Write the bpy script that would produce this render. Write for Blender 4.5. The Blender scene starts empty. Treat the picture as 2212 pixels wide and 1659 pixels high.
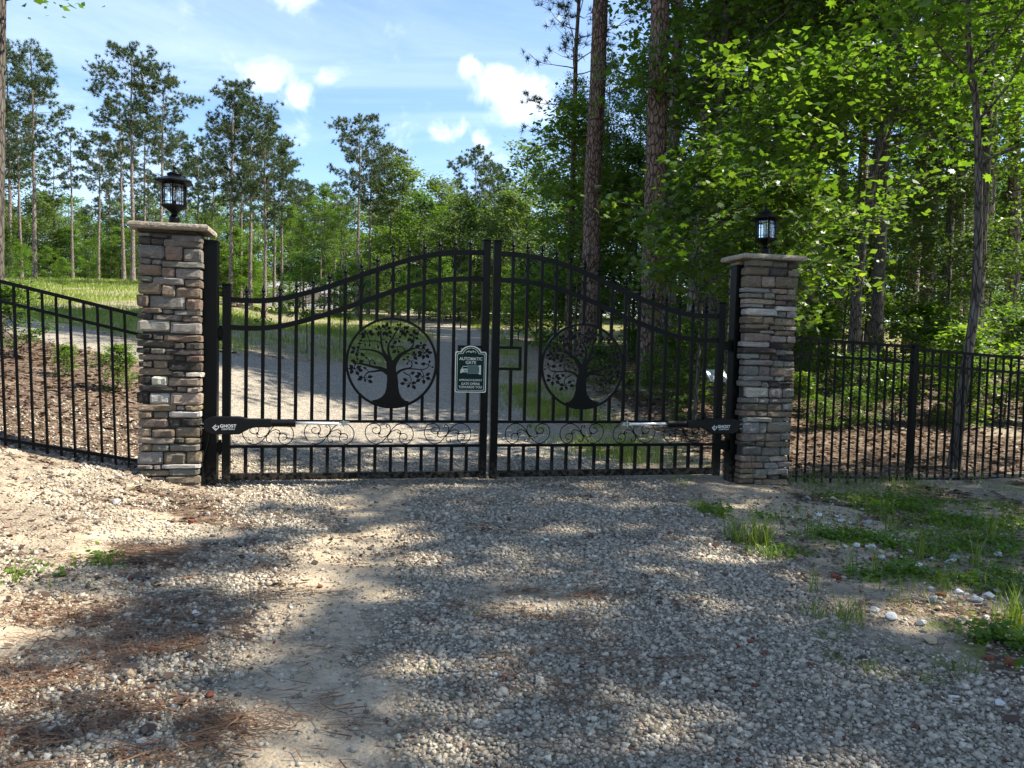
import bpy, bmesh, math, random
import numpy as np
from mathutils import Vector, Matrix

random.seed(7)
SC = bpy.context.scene
COL = SC.collection
PI = math.pi
rad = math.radians

# ------------------------------------------------------------------ camera
PITCH, ROLL, CAMZ = rad(2.769), rad(1.323), 1.42
_F = Vector((0, math.cos(PITCH), -math.sin(PITCH)))
_r = Vector((1, 0, 0))
_u = Vector((0, math.sin(PITCH), math.cos(PITCH)))
_R = _r * math.cos(ROLL) + _u * math.sin(ROLL)
_U = _u * math.cos(ROLL) - _r * math.sin(ROLL)
cam_d = bpy.data.cameras.new('camera')
cam_d.sensor_width = 36
cam_d.lens = 36 * 1661 / 2212
cam_d.clip_start = 0.05
cam_d.clip_end = 4000
cam = bpy.data.objects.new('camera', cam_d)
COL.objects.link(cam)
cam.matrix_world = Matrix(((_R.x, _U.x, -_F.x, 0), (_R.y, _U.y, -_F.y, 0), (_R.z, _U.z, -_F.z, CAMZ), (0, 0, 0, 1)))
SC.camera = cam

# ------------------------------------------------------------------ sun and sky
SUN_AZ, SUN_EL = rad(85), rad(49)          # azimuth clockwise from +Y (the view direction)
SUN_DIR = Vector((math.sin(SUN_AZ) * math.cos(SUN_EL), math.cos(SUN_AZ) * math.cos(SUN_EL), math.sin(SUN_EL)))
sun_d = bpy.data.lights.new('sun', 'SUN')
sun_d.energy = 4.0
sun_d.angle = rad(0.53)
sun_d.color = (1.0, 0.93, 0.80)
sun = bpy.data.objects.new('sun', sun_d)
COL.objects.link(sun)
sun.rotation_euler = SUN_DIR.to_track_quat('Z', 'Y').to_euler()

SC.view_settings.view_transform = 'Standard'
SC.view_settings.look = 'None'
SC.view_settings.gamma = 1
SC.view_settings.use_curve_mapping = False
SC.view_settings.exposure = 1.9
SC.cycles.use_denoising = True
SC.cycles.max_bounces = 7
SC.cycles.diffuse_bounces = 4
SC.cycles.transparent_max_bounces = 12
SC.cycles.sample_clamp_indirect = 8


class NT:
    """small node-tree helper"""
    def __init__(self, tree):
        self.t = tree
        tree.nodes.clear()

    def n(self, typ, ins=None, **kw):
        nd = self.t.nodes.new(typ)
        for k, v in kw.items():
            setattr(nd, k, v)
        for k, v in (ins or {}).items():
            s = nd.inputs[k]
            if isinstance(v, bpy.types.NodeSocket):
                self.t.links.new(v, s)
            else:
                s.default_value = v
        return nd

    def math(self, op, a, b=0.0, c=None, clamp=False):
        ins = {0: a, 1: b}
        if c is not None:
            ins[2] = c
        return self.n('ShaderNodeMath', ins, operation=op, use_clamp=clamp).outputs[0]

    def vmath(self, op, a, b=(0, 0, 0)):
        nd = self.n('ShaderNodeVectorMath', {0: a, 1: b}, operation=op)
        return nd.outputs['Value'] if op in ('LENGTH', 'DISTANCE', 'DOT_PRODUCT') else nd.outputs[0]

    def mix(self, f, a, b, blend='MIX'):
        nd = self.n('ShaderNodeMix', data_type='RGBA', blend_type=blend, clamp_factor=True)
        for sock, v in ((nd.inputs[0], f), (nd.inputs[6], a), (nd.inputs[7], b)):
            if isinstance(v, bpy.types.NodeSocket):
                self.t.links.new(v, sock)
            elif hasattr(v, '__len__') and len(v) == 3:
                sock.default_value = (*v, 1)
            else:
                sock.default_value = v
        return nd.outputs[2]

    def noise(self, vec, scale, detail=4, rough=.55, out=0, dist=0.0):
        return self.n('ShaderNodeTexNoise', {'Vector': vec, 'Scale': scale, 'Detail': detail, 'Roughness': rough, 'Distortion': dist}).outputs[out]

    def ramp(self, f, stops, interp='LINEAR'):
        nd = self.n('ShaderNodeValToRGB', {0: f})
        cr = nd.color_ramp
        cr.interpolation = interp
        while len(cr.elements) < len(stops):
            cr.elements.new(.5)
        for e, (p, c) in zip(cr.elements, stops):
            e.position = p
            e.color = (*c, 1) if len(c) == 3 else c
        return nd.outputs[0]

    def step(self, v, a, b):
        return self.n('ShaderNodeMapRange', {0: v, 1: a, 2: b}, interpolation_type='SMOOTHSTEP').outputs[0]


def g(v):
    return (v, v, v)


def ray(px, py):
    return _F + _R * ((px - 1106) / 1661) - _U * ((py - 829.5) / 1661)


def at(px, py, Y):
    d = ray(px, py)
    return Vector((0, 0, CAMZ)) + d * (Y / d.y)


world = bpy.data.worlds.new('World')
SC.world = world
world.use_nodes = True
w = NT(world.node_tree)
sky = w.n('ShaderNodeTexSky', sky_type='NISHITA')
sky.sun_disc = False
sky.sun_elevation = SUN_EL
sky.sun_rotation = SUN_AZ
sky.altitude = 100
sky.air_density = 1.0
sky.dust_density = 0.0
sky.ozone_density = 4.0
tc = w.n('ShaderNodeTexCoord').outputs['Generated']
dirn = w.vmath('NORMALIZE', tc)
sep = w.n('ShaderNodeSeparateXYZ', {0: dirn})
zc = w.math('ADD', w.math('MAXIMUM', sep.outputs[2], 0.0), 0.16)
layer = w.n('ShaderNodeCombineXYZ', {0: w.math('DIVIDE', sep.outputs[0], zc), 1: w.math('DIVIDE', sep.outputs[1], zc), 2: 0.0}).outputs[0]
# thin high veil
veil = w.noise(w.vmath('MULTIPLY', layer, (.55, 1.25, 1)), 0.95, 8, .62, dist=1.1)
veil = w.step(veil, .36, .72)
# heaps: large puffs of cloud in view and the same kind all round the sky
puffs = None
for (px, py, rr, k) in ((585, 172, .036, 1.0), (632, 205, .034, .95), (620, -14, .036, .9), (1075, 190, .040, .9), (1125, 225, .052, 1.0), (1015, 142, .022, .7),
                        (985, 285, .032, .85), (1030, 300, .022, .75), (715, 175, .026, .5), (1075, 340, .022, .45), (650, 275, .028, .42),
                        (1640, 60, .09, 1.0), (1860, 150, .08, .9), (-300, -100, .11, 1.0), (2500, -150, .15, 1.0)):
    d = ray(px, py).normalized()
    q = w.vmath('SUBTRACT', dirn, tuple(d))
    q = w.vmath('MULTIPLY', q, (1, 1, 1.35))
    m = w.math('MULTIPLY', w.math('SUBTRACT', 1.0, w.math('DIVIDE', w.vmath('LENGTH', q), rr)), k)
    puffs = m if puffs is None else w.math('MAXIMUM', puffs, m)
puffs = w.math('MAXIMUM', puffs, -1.0)
n1 = w.noise(dirn, 17, 8, .6, dist=.5)
big = w.noise(layer, 1.3, 3, .5)
back = w.math('MULTIPLY', w.step(sep.outputs[1], .35, -.1), w.math('SUBTRACT', big, .50))   # same heaps behind the camera
dens = w.math('ADD', w.math('MULTIPLY', puffs, .55), w.math('MULTIPLY', w.math('SUBTRACT', n1, .54), 1.35))
dens = w.math('MAXIMUM', dens, w.math('ADD', w.math('MULTIPLY', back, 2.0), w.math('SUBTRACT', n1, .6)))
heap = w.step(dens, -.04, .46)
core = w.step(w.noise(w.vmath('ADD', dirn, (.02, 0, .012)), 15, 6, .6, dist=.4), .38, .62)
skyc = sky.outputs[0]
veilc = w.mix(w.math('MULTIPLY', veil, .46), skyc, (4.2, 5.0, 6.2))
cc = w.mix(core, (4.6, 5.2, 6.1), (7.2, 7.2, 7.2))
allc = w.mix(w.math('MULTIPLY', heap, .92), veilc, cc)
bg = w.n('ShaderNodeBackground', {0: allc, 1: .074})
w.n('ShaderNodeOutputWorld', {0: bg.outputs[0]})


# ------------------------------------------------------------------ materials
MATS = {}


def newmat(name):
    m = bpy.data.materials.new(name)
    m.use_nodes = True
    MATS[name] = m
    return NT(m.node_tree)


def out(t, sh):
    t.n('ShaderNodeOutputMaterial', {0: sh})


def pbsdf(t, col, rough=.6, spec=.4, normal=None, metal=0.0, **kw):
    ins = {'Base Color': col if isinstance(col, bpy.types.NodeSocket) else (*col, 1), 'Roughness': rough, 'Metallic': metal, 'Specular IOR Level': spec}
    if normal is not None:
        ins['Normal'] = normal
    ins.update(kw)
    return t.n('ShaderNodeBsdfPrincipled', ins).outputs[0]


def bump(t, h, strength=.5, dist=.01, normal=None):
    ins = {'Height': h, 'Strength': strength, 'Distance': dist}
    if normal is not None:
        ins['Normal'] = normal
    return t.n('ShaderNodeBump', ins).outputs[0]


def objco(t):
    return t.n('ShaderNodeTexCoord').outputs['Object']


def attr(t, name, o='Fac'):
    return t.n('ShaderNodeAttribute', attribute_name=name).outputs[o]


def geopos(t):
    return t.n('ShaderNodeNewGeometry').outputs['Position']


def plain(name, col, rough=.5, spec=.4, metal=0.0, nscale=30, nstr=.15, bstr=0.0):
    t = newmat(name)
    nz = t.noise(objco(t), nscale, 4)
    c = t.mix(nz, tuple(v * (1 - nstr) for v in col), tuple(min(1, v * (1 + nstr)) for v in col))
    r = t.math('ADD', rough - .08, t.math('MULTIPLY', nz, .16))
    nrm = bump(t, nz, bstr, .004) if bstr else None
    out(t, pbsdf(t, c, r, spec, nrm, metal))


def make_black():
    t = newmat('black_metal')
    co = objco(t)
    nz = t.noise(co, 9, 5, .65)
    fine = t.noise(co, 160, 2)
    dust = t.step(nz, .5, .8)
    z = t.n('ShaderNodeSeparateXYZ', {0: geopos(t)}).outputs[2]
    low = t.math('MULTIPLY', t.step(z, .32, .02), t.step(t.noise(co, 26, 5, .7), .42, .62))
    c = t.mix(t.math('MULTIPLY', dust, .25), (.0018, .0021, .0022), (.008, .008, .0075))
    c = t.mix(t.math('MULTIPLY', low, .45), c, (.16, .13, .095))
    r = t.math('ADD', t.math('MULTIPLY', nz, .22), .27)
    r = t.math('ADD', r, t.math('MULTIPLY', low, .4))
    out(t, pbsdf(t, c, r, .11, bump(t, fine, .06, .002)))


make_black()
plain('black_plastic', (.003, .0034, .0034), .42, .2, nscale=60, bstr=.05)
plain('zinc', (.42, .46, .42), .35, .5, 1.0)
plain('white_rod', (.75, .75, .74), .28, .5, .2)
plain('print_white', (.62, .64, .62), .6, .3)
plain('sign_green', (.005, .019, .016), .5, .1, nstr=.1)
plain('sign_cream', (.50, .52, .44), .5, .3, nstr=.06)
plain('sign_dim', (.13, .19, .165), .5, .3, nstr=.06)
plain('house_siding', (.20, .165, .13), .8, .2)
plain('house_roof', (.20, .20, .21), .9, .2, nscale=4)
plain('house_trim', (.75, .75, .73), .6)
plain('house_concrete', (.60, .57, .52), .9, .2, nscale=1)
plain('dark_glass', (.02, .025, .03), .1, .6)
plain('cable', (.015, .015, .015), .5)
plain('solar_frame', (.55, .56, .56), .4, .4, .6)
plain('solar_cell', (.015, .02, .04), .2, .5)
plain('wood_post', (.19, .16, .12), .85, .2, nscale=14, nstr=.4, bstr=.3)

t = newmat('lamp_glass')
fr = t.n('ShaderNodeFresnel', {0: 1.45}).outputs[0]
gl = t.n('ShaderNodeBsdfGlossy', {'Color': (.95, .97, 1, 1), 'Roughness': .03}).outputs[0]
tr = t.n('ShaderNodeBsdfTransparent', {'Color': (.93, .95, .95, 1)}).outputs[0]
out(t, t.n('ShaderNodeMixShader', {0: t.math('ADD', t.math('MULTIPLY', fr, 1.0), .05), 1: tr, 2: gl}).outputs[0])
t = newmat('bulb_glass')
out(t, pbsdf(t, (.95, .95, .93), .02, .5, None, 0, **{'Transmission Weight': .92, 'IOR': 1.2}))

# stacked ledge stone: the colour of each stone rides on its object
t = newmat('ledge_stone')
oi = t.n('ShaderNodeObjectInfo')
co = t.vmath('ADD', objco(t), t.vmath('MULTIPLY', t.n('ShaderNodeCombineXYZ', {0: oi.outputs['Random'], 1: oi.outputs['Random'], 2: oi.outputs['Random']}).outputs[0], (37, 51, 23)))
n1 = t.noise(co, 14, 7, .62)
n2 = t.noise(t.vmath('MULTIPLY', co, (1, 1, 3.2)), 20, 6, .65, dist=.8)
n3 = t.noise(co, 5, 3, .5)
c = t.mix(1.0, oi.outputs['Color'], t.ramp(n2, [(.25, g(.55)), (.5, g(.95)), (.75, g(1.35))]), 'MULTIPLY')
c = t.mix(t.math('MULTIPLY', t.step(n3, .52, .7), .22), c, (.20, .145, .09))
c = t.mix(t.math('MULTIPLY', t.step(n1, .56, .75), .4), c, (.34, .32, .29))
hh = t.math('ADD', t.math('MULTIPLY', n2, .7), t.math('MULTIPLY', n1, .6))
out(t, pbsdf(t, c, .86, .2, bump(t, hh, .85, .016)))
t = newmat('mortar')
n1 = t.noise(objco(t), 60, 4)
out(t, pbsdf(t, t.mix(n1, (.035, .031, .026), (.085, .077, .066)), .95, .1, bump(t, n1, .5, .01)))
t = newmat('cap_stone')
co = objco(t)
n1 = t.noise(co, 12, 7, .65)
n2 = t.noise(co, 55, 5, .6)
c = t.ramp(n1, [(.25, (.13, .11, .085)), (.5, (.24, .205, .16)), (.78, (.36, .32, .26))])
out(t, pbsdf(t, c, .88, .2, bump(t, t.math('ADD', n1, t.math('MULTIPLY', n2, .5)), .8, .02)))

# gravel pieces, one value per stone
t = newmat('gravel_stone')
lv = attr(t, 'lv')
nz = t.noise(geopos(t), 150, 4, .6)
c = t.ramp(lv, [(0, (.085, .076, .062)), (.25, (.235, .205, .158)), (.55, (.375, .328, .256)), (.80, (.50, .438, .345)), (.91, (.65, .585, .475)), (.925, (.36, .27, .18)), (.965, (.30, .26, .22)), (.985, (.22, .07, .045)), (1, (.15, .05, .035))])
c = t.mix(1.0, c, t.ramp(nz, [(.3, g(.68)), (.7, g(1.2))]), 'MULTIPLY')
out(t, pbsdf(t, c, .88, .2, bump(t, nz, .4, .003)))
# single larger rocks use the object colour
t = newmat('rock')
oi = t.n('ShaderNodeObjectInfo')
co = objco(t)
n1 = t.noise(co, 16, 6, .65)
n2 = t.noise(co, 60, 4)
c = t.mix(1.0, oi.outputs['Color'], t.ramp(n1, [(.28, g(.6)), (.7, g(1.25))]), 'MULTIPLY')
out(t, pbsdf(t, c, .88, .2, bump(t, t.math('ADD', n1, n2), .6, .006)))

# ground
t = newmat('ground')
P = geopos(t)
mk = t.n('ShaderNodeAttribute', attribute_name='mask')
ms = t.n('ShaderNodeSeparateColor', {0: mk.outputs['Color']})
mg, msd, ml = ms.outputs[0], ms.outputs[1], ms.outputs[2]
mgr = mk.outputs['Alpha']
wig = t.vmath('ADD', P, t.vmath('MULTIPLY', t.vmath('SUBTRACT', t.noise(P, 30, 3, out=1), (.5, .5, .5)), (.02, .02, 0)))
v1 = t.n('ShaderNodeTexVoronoi', {'Vector': wig, 'Scale': 58.0, 'Randomness': 1.0})
v2 = t.n('ShaderNodeTexVoronoi', {'Vector': wig, 'Scale': 110.0})
vr = t.n('ShaderNodeSeparateColor', {0: v1.outputs['Color']}).outputs[0]
grav = t.ramp(vr, [(0, (.165, .146, .118)), (.35, (.27, .24, .192)), (.7, (.37, .33, .27)), (.93, (.52, .47, .39)), (1, (.30, .20, .13))])
grav = t.mix(t.step(v1.outputs['Distance'], .4, .8), grav, (.17, .145, .112))
grav = t.mix(t.step(t.n('ShaderNodeSeparateXYZ', {0: P}).outputs[1], 9.4, 8.0), grav, t.mix(1.0, grav, (.80, .76, .70), 'MULTIPLY'))  # darker where loose stones lie: shade of the gaps put into the colour
nA = t.noise(P, 1.3, 5, .6)
nB = t.noise(P, 9, 5, .6)
nC = t.noise(P, 70, 4, .6)
sand = t.ramp(nB, [(.25, (.28, .22, .15)), (.5, (.385, .31, .215)), (.75, (.475, .39, .275))])
sand = t.mix(t.math('MULTIPLY', t.step(nC, .52, .64), .5), sand, (.22, .19, .16))
v3 = t.n('ShaderNodeTexVoronoi', {'Vector': t.vmath('MULTIPLY', wig, (1, 1.6, 1)), 'Scale': 24.0})
lr = t.n('ShaderNodeSeparateColor', {0: v3.outputs['Color']}).outputs[0]
lit = t.ramp(lr, [(0, (.040, .028, .019)), (.4, (.085, .058, .040)), (.7, (.135, .092, .064)), (.9, (.22, .165, .12)), (1, (.30, .245, .19))])
lit = t.mix(t.step(nB, .5, .75), lit, (.085, .068, .045))
gra = t.ramp(t.noise(P, .9, 7, .72), [(.30, (.075, .10, .02)), (.44, (.15, .18, .04)), (.54, (.26, .25, .10)), (.64, (.40, .33, .21))])
base = t.mix(t.step(nB, .35, .65), (.31, .255, .185), (.20, .165, .125))
e = t.math('MULTIPLY', t.math('SUBTRACT', nB, .5), .9)
c = t.mix(t.step(t.math('ADD', ml, e), .3, .7), base, lit)
c = t.mix(t.step(t.math('ADD', mgr, e), .3, .7), c, gra)
c = t.mix(t.step(t.math('ADD', mg, e), .3, .7), c, grav)
c = t.mix(t.step(t.math('ADD', msd, t.math('MULTIPLY', e, 1.3)), .3, .75), c, sand)
hgt = t.math('ADD', t.math('MULTIPLY', t.math('SUBTRACT', 1.0, v1.outputs['Distance']), t.math('SUBTRACT', 1.0, t.math('MULTIPLY', msd, .7))), t.math('MULTIPLY', nC, .5))
out(t, pbsdf(t, c, .95, .12, bump(t, hgt, .8, .02)))


def leafmat(name, stops, trans=.38, tcol=(1.5, 1.7, .45), rough=.42, hue=.25):
    t = newmat(name)
    oi = t.n('ShaderNodeObjectInfo').outputs['Random']
    lv = t.math('ADD', t.math('MULTIPLY', attr(t, 'lv'), 1 - hue), t.math('MULTIPLY', oi, hue))
    c = t.ramp(lv, stops)
    d = pbsdf(t, c, rough, .3)
    tl = t.n('ShaderNodeBsdfTranslucent', {0: t.mix(1.0, c, tcol, 'MULTIPLY')}).outputs[0]
    out(t, t.n('ShaderNodeMixShader', {0: trans, 1: d, 2: tl}).outputs[0])


leafmat('leaf_green', [(0, (.034, .072, .014)), (.45, (.066, .128, .022)), (.8, (.115, .18, .03)), (1, (.19, .225, .045))], .5, (1.6, 1.65, .5))
leafmat('leaf_bright', [(0, (.045, .095, .014)), (.5, (.085, .16, .022)), (.85, (.15, .215, .03)), (1, (.24, .25, .05))], .5, (1.6, 1.65, .5))
leafmat('leaf_pale', [(0, (.050, .085, .026)), (.4, (.085, .13, .040)), (.8, (.135, .18, .055)), (1, (.21, .21, .09))], .45, (1.4, 1.5, .6), .5, .5)  # greyed and lightened for far trees: distance haze put into the leaf colour
leafmat('leaf_oak', [(0, (.035, .070, .014)), (.45, (.065, .115, .02)), (.8, (.12, .165, .03)), (1, (.23, .17, .05))], .36)
leafmat('needle', [(0, (.030, .052, .024)), (.5, (.055, .086, .038)), (.9, (.092, .125, .052)), (1, (.13, .10, .05))], .25, (1.3, 1.4, .6), .5)
leafmat('grass_blade', [(0, (.055, .090, .014)), (.5, (.125, .175, .026)), (.85, (.21, .24, .06)), (1, (.38, .33, .17))], .35)
leafmat('straw', [(0, (.045, .025, .016)), (.4, (.105, .054, .030)), (.8, (.19, .10, .050)), (1, (.32, .20, .11))], .1, (1.2, 1, .7), .6)
leafmat('dead_leaf', [(0, (.035, .023, .016)), (.4, (.088, .056, .038)), (.75, (.155, .102, .070)), (.93, (.28, .215, .165)), (1, (.46, .40, .34))], .12, (1.2, 1, .7), .6)


def barkmat(name, stops, sx, sz, strength, dist):
    t = newmat(name)
    co = objco(t)
    s = t.vmath('MULTIPLY', co, (sx, sx, sz))
    n0 = t.noise(s, 1.0, 6, .65, dist=.4)
    v = t.n('ShaderNodeTexVoronoi', {'Vector': t.vmath('ADD', s, t.vmath('MULTIPLY', t.noise(s, .8, 3, out=1), (.7, .7, .7))), 'Scale': .9}, feature='DISTANCE_TO_EDGE').outputs['Distance']
    crack = t.step(v, .0, .16)
    c = t.mix(t.math('SUBTRACT', 1.0, crack), t.ramp(n0, stops), tuple(x * .45 for x in stops[0][1]))
    c = t.mix(t.math('MULTIPLY', t.step(t.noise(co, 1.1, 4), .52, .7), .35), c, (.20, .20, .185))
    hh = t.math('ADD', t.math('MULTIPLY', crack, .8), t.math('MULTIPLY', n0, .4))
    out(t, pbsdf(t, c, .92, .12, bump(t, hh, strength, dist)))


barkmat('bark_pine', [(.25, (.075, .052, .040)), (.5, (.15, .105, .080)), (.75, (.24, .165, .125))], 16, 5.5, .9, .03)
barkmat('bark_pale', [(.25, (.13, .105, .09)), (.5, (.22, .18, .155)), (.75, (.31, .26, .22))], 12, 3, .8, .03)
barkmat('bark_grey', [(.25, (.055, .047, .040)), (.5, (.105, .092, .078)), (.75, (.17, .15, .125))], 30, 5, .7, .015)


# ------------------------------------------------------------------ mesh helpers
def npmesh(name, V, F, lv=None, smooth=False):
    V = np.asarray(V, np.float32)
    Fs = F if isinstance(F, list) else [F]
    Fs = [np.asarray(f, np.int32) for f in Fs if len(f)]
    me = bpy.data.meshes.new(name)
    me.vertices.add(len(V))
    me.vertices.foreach_set('co', V.ravel())
    idx = np.concatenate([f.ravel() for f in Fs])
    tot = np.concatenate([np.full(len(f), f.shape[1], np.int32) for f in Fs])
    st = np.concatenate([[0], np.cumsum(tot)[:-1]]).astype(np.int32)
    me.loops.add(len(idx))
    me.loops.foreach_set('vertex_index', idx)
    me.polygons.add(len(tot))
    me.polygons.foreach_set('loop_start', st)
    if smooth:
        me.polygons.foreach_set('use_smooth', np.ones(len(tot), bool))
    if lv is not None:
        a = me.attributes.new('lv', 'FLOAT', 'POINT')
        a.data.foreach_set('value', np.asarray(lv, np.float32))
    me.update(calc_edges=True)
    return me


def link(name, me, mat=None, parent=None, loc=None, rot=None, scale=None, color=None):
    o = bpy.data.objects.new(name, me)
    COL.objects.link(o)
    if mat and not me.materials:
        me.materials.append(MATS[mat])
    if parent is not None:
        o.parent = parent
    if loc is not None:
        o.location = loc
    if rot is not None:
        o.rotation_euler = rot
    if scale is not None:
        o.scale = scale if hasattr(scale, '__len__') else (scale,) * 3
    if color is not None:
        o.color = (*color, 1)
    return o


def tag(o, label, cat=None, group=None, kind=None):
    o['label'] = label
    if cat:
        o['category'] = cat
    if group:
        o['group'] = group
    if kind:
        o['kind'] = kind
    return o


def empty(name, loc, rz=0.0, scale=1.0):
    o = bpy.data.objects.new(name, None)
    o.empty_display_size = .2
    COL.objects.link(o)
    o.location = loc
    o.rotation_euler = (0, 0, rz)
    o.scale = (scale,) * 3
    return o


class MB:
    def __init__(self):
        self.v, self.f = [], []

    def add(self, V, F):
        b = len(self.v)
        self.v += [tuple(x) for x in V]
        self.f += [tuple(i + b for i in q) for q in F]
        return self

    def box(self, x0, x1, y0, y1, z0, z1):
        V = [(x, y, z) for z in (z0, z1) for y in (y0, y1) for x in (x0, x1)]
        return self.add(V, [(0, 2, 3, 1), (4, 5, 7, 6), (0, 1, 5, 4), (2, 6, 7, 3), (0, 4, 6, 2), (1, 3, 7, 5)])

    def tube(self, pts, rr, n=6, cap=True):
        V, F = tube_np(np.array(pts, float), np.array([rr] * len(pts) if np.isscalar(rr) else rr, float), n, cap)
        return self.add(V, F)

    def lathe(self, prof, n=16, c=(0, 0, 0), a0=0.0):
        V, F = [], []
        for (r, z) in prof:
            for i in range(n):
                a = a0 + 2 * PI * i / n
                V.append((c[0] + r * math.cos(a), c[1] + r * math.sin(a), c[2] + z))
        for j in range(len(prof) - 1):
            for i in range(n):
                F.append((j * n + i, j * n + (i + 1) % n, (j + 1) * n + (i + 1) % n, (j + 1) * n + i))
        F.append(tuple(range(n - 1, -1, -1)))
        F.append(tuple((len(prof) - 1) * n + i for i in range(n)))
        return self.add(V, F)

    def prism_xz(self, poly, y0, y1):
        """polygon in x-z, extruded along y"""
        n = len(poly)
        V = [(x, y0, z) for x, z in poly] + [(x, y1, z) for x, z in poly]
        F = [tuple(range(n)), tuple(range(2 * n - 1, n - 1, -1))] + [(i, i + n, (i + 1) % n + n, (i + 1) % n) for i in range(n)]
        return self.add(V, F)

    def mesh(self, name, smooth=False, bevel=0.0, seg=1):
        me = bpy.data.meshes.new(name)
        me.from_pydata(self.v, [], self.f)
        bm = bmesh.new()
        bm.from_mesh(me)
        bmesh.ops.recalc_face_normals(bm, faces=bm.faces)
        if bevel:
            bmesh.ops.bevel(bm, geom=[e for e in bm.edges], offset=bevel, segments=seg, affect='EDGES', profile=.5)
        for fc in bm.faces:
            fc.smooth = smooth
        bm.to_mesh(me)
        bm.free()
        return me

    def build(self, name, mat, parent=None, smooth=False, bevel=0.0, seg=1, **kw):
        return link(name, self.mesh(name, smooth, bevel, seg), mat, parent, **kw)


def tube_np(P, R, n=6, cap=True):
    k = len(P)
    T = np.gradient(P, axis=0)
    T /= np.linalg.norm(T, axis=1)[:, None] + 1e-9
    ref = np.array([0.31, 0.95, 0.05]) if abs(T[:, 2]).mean() > .6 else np.array([.02, .05, 1.0])
    A = np.cross(T, ref)
    A /= np.linalg.norm(A, axis=1)[:, None] + 1e-9
    B = np.cross(T, A)
    a = np.arange(n) * 2 * PI / n
    V = P[:, None, :] + R[:, None, None] * (np.cos(a)[None, :, None] * A[:, None, :] + np.sin(a)[None, :, None] * B[:, None, :])
    V = V.reshape(-1, 3)
    F = []
    for j in range(k - 1):
        for i in range(n):
            F.append((j * n + i, j * n + (i + 1) % n, (j + 1) * n + (i + 1) % n, (j + 1) * n + i))
    if cap:
        F.append(tuple(range(n - 1, -1, -1)))
        F.append(tuple((k - 1) * n + i for i in range(n)))
    return V, F


def smooth_path(pts, m=6):
    """Catmull-Rom through the points"""
    P = [np.array(p, float) for p in pts]
    P = [2 * P[0] - P[1]] + P + [2 * P[-1] - P[-2]]
    o = []
    for i in range(1, len(P) - 2):
        for s in range(m):
            t = s / m
            a, b, c, d = P[i - 1], P[i], P[i + 1], P[i + 2]
            o.append(.5 * ((2 * b) + (c - a) * t + (2 * a - 5 * b + 4 * c - d) * t * t + (3 * b - a - 3 * c + d) * t ** 3))
    o.append(P[-2])
    return np.array(o)


def text_mesh(body, size, bold=0.0, extrude=.0005, align='CENTER', spacing=1.0):
    cu = bpy.data.curves.new('lettering', 'FONT')
    cu.body = body
    cu.size = size
    cu.extrude = extrude
    cu.offset = bold
    cu.align_x = align
    cu.space_character = spacing
    ob = bpy.data.objects.new('lettering_source', cu)
    COL.objects.link(ob)
    dg = bpy.context.evaluated_depsgraph_get()
    me = bpy.data.meshes.new_from_object(ob.evaluated_get(dg))
    bpy.data.objects.remove(ob)
    bpy.data.curves.remove(cu)
    return me


def vnoise(x, y, seed=0):
    x = np.asarray(x, float); y = np.asarray(y, float)
    xi = np.floor(x).astype(np.int64); yi = np.floor(y).astype(np.int64)
    fx = x - xi; fy = y - yi
    fx = fx * fx * (3 - 2 * fx); fy = fy * fy * (3 - 2 * fy)

    def h(a, b):
        q = (a * 374761393 + b * 668265263 + seed * 1442695041) & 0xffffffff
        q = ((q ^ (q >> 13)) * 1274126177) & 0xffffffff
        return ((q ^ (q >> 16)) & 0xffff) / 65535.0
    return (h(xi, yi) * (1 - fx) + h(xi + 1, yi) * fx) * (1 - fy) + (h(xi, yi + 1) * (1 - fx) + h(xi + 1, yi + 1) * fx) * fy


def fbm(x, y, seed=0, o=4):
    s = 0; a = .5; tot = 0
    for k in range(o):
        s = s + a * vnoise(x * 2 ** k, y * 2 ** k, seed + k); tot += a; a *= .5
    return s / tot


# ------------------------------------------------------------------ terrain
def sp(t, k):
    return np.logaddexp(0, t * k) / k


def Hs(x, y):
    x = np.asarray(x, float); y = np.asarray(y, float)
    b = .08 * sp(y - 8.6, 1.2) - .045 * sp(y - 62, .15) - .03 * sp(y - 190, .05)
    L = 1.25 * (1 - np.exp(-.25 * sp(-x - 2.9, 4))) * np.clip((y - 1.5) / 5, 0, 1)
    kf = np.clip((y - 18) / 18, 0, 1)
    ang = np.clip((-x / np.maximum(y, 1) - .31) / .15, 0, 1)
    L = L * (1 - kf + kf * ang)
    far = ang * np.clip((y - 25) / 25, 0, 1) * .6
    r = -.1 * np.clip((x - 1.8) / 2.2, 0, 1) * np.clip((11 - y) / 3, 0, 1)
    return b + L + far + r - .06 * np.clip((5 - y) / 5, 0, 1)


def H(x, y):
    m = (fbm(np.asarray(x) * 1.1, np.asarray(y) * 1.1, 3, 4) - .5) * .07 + (fbm(np.asarray(x) * 5, np.asarray(y) * 5, 9, 3) - .5) * .022
    return Hs(x, y) + m


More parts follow.
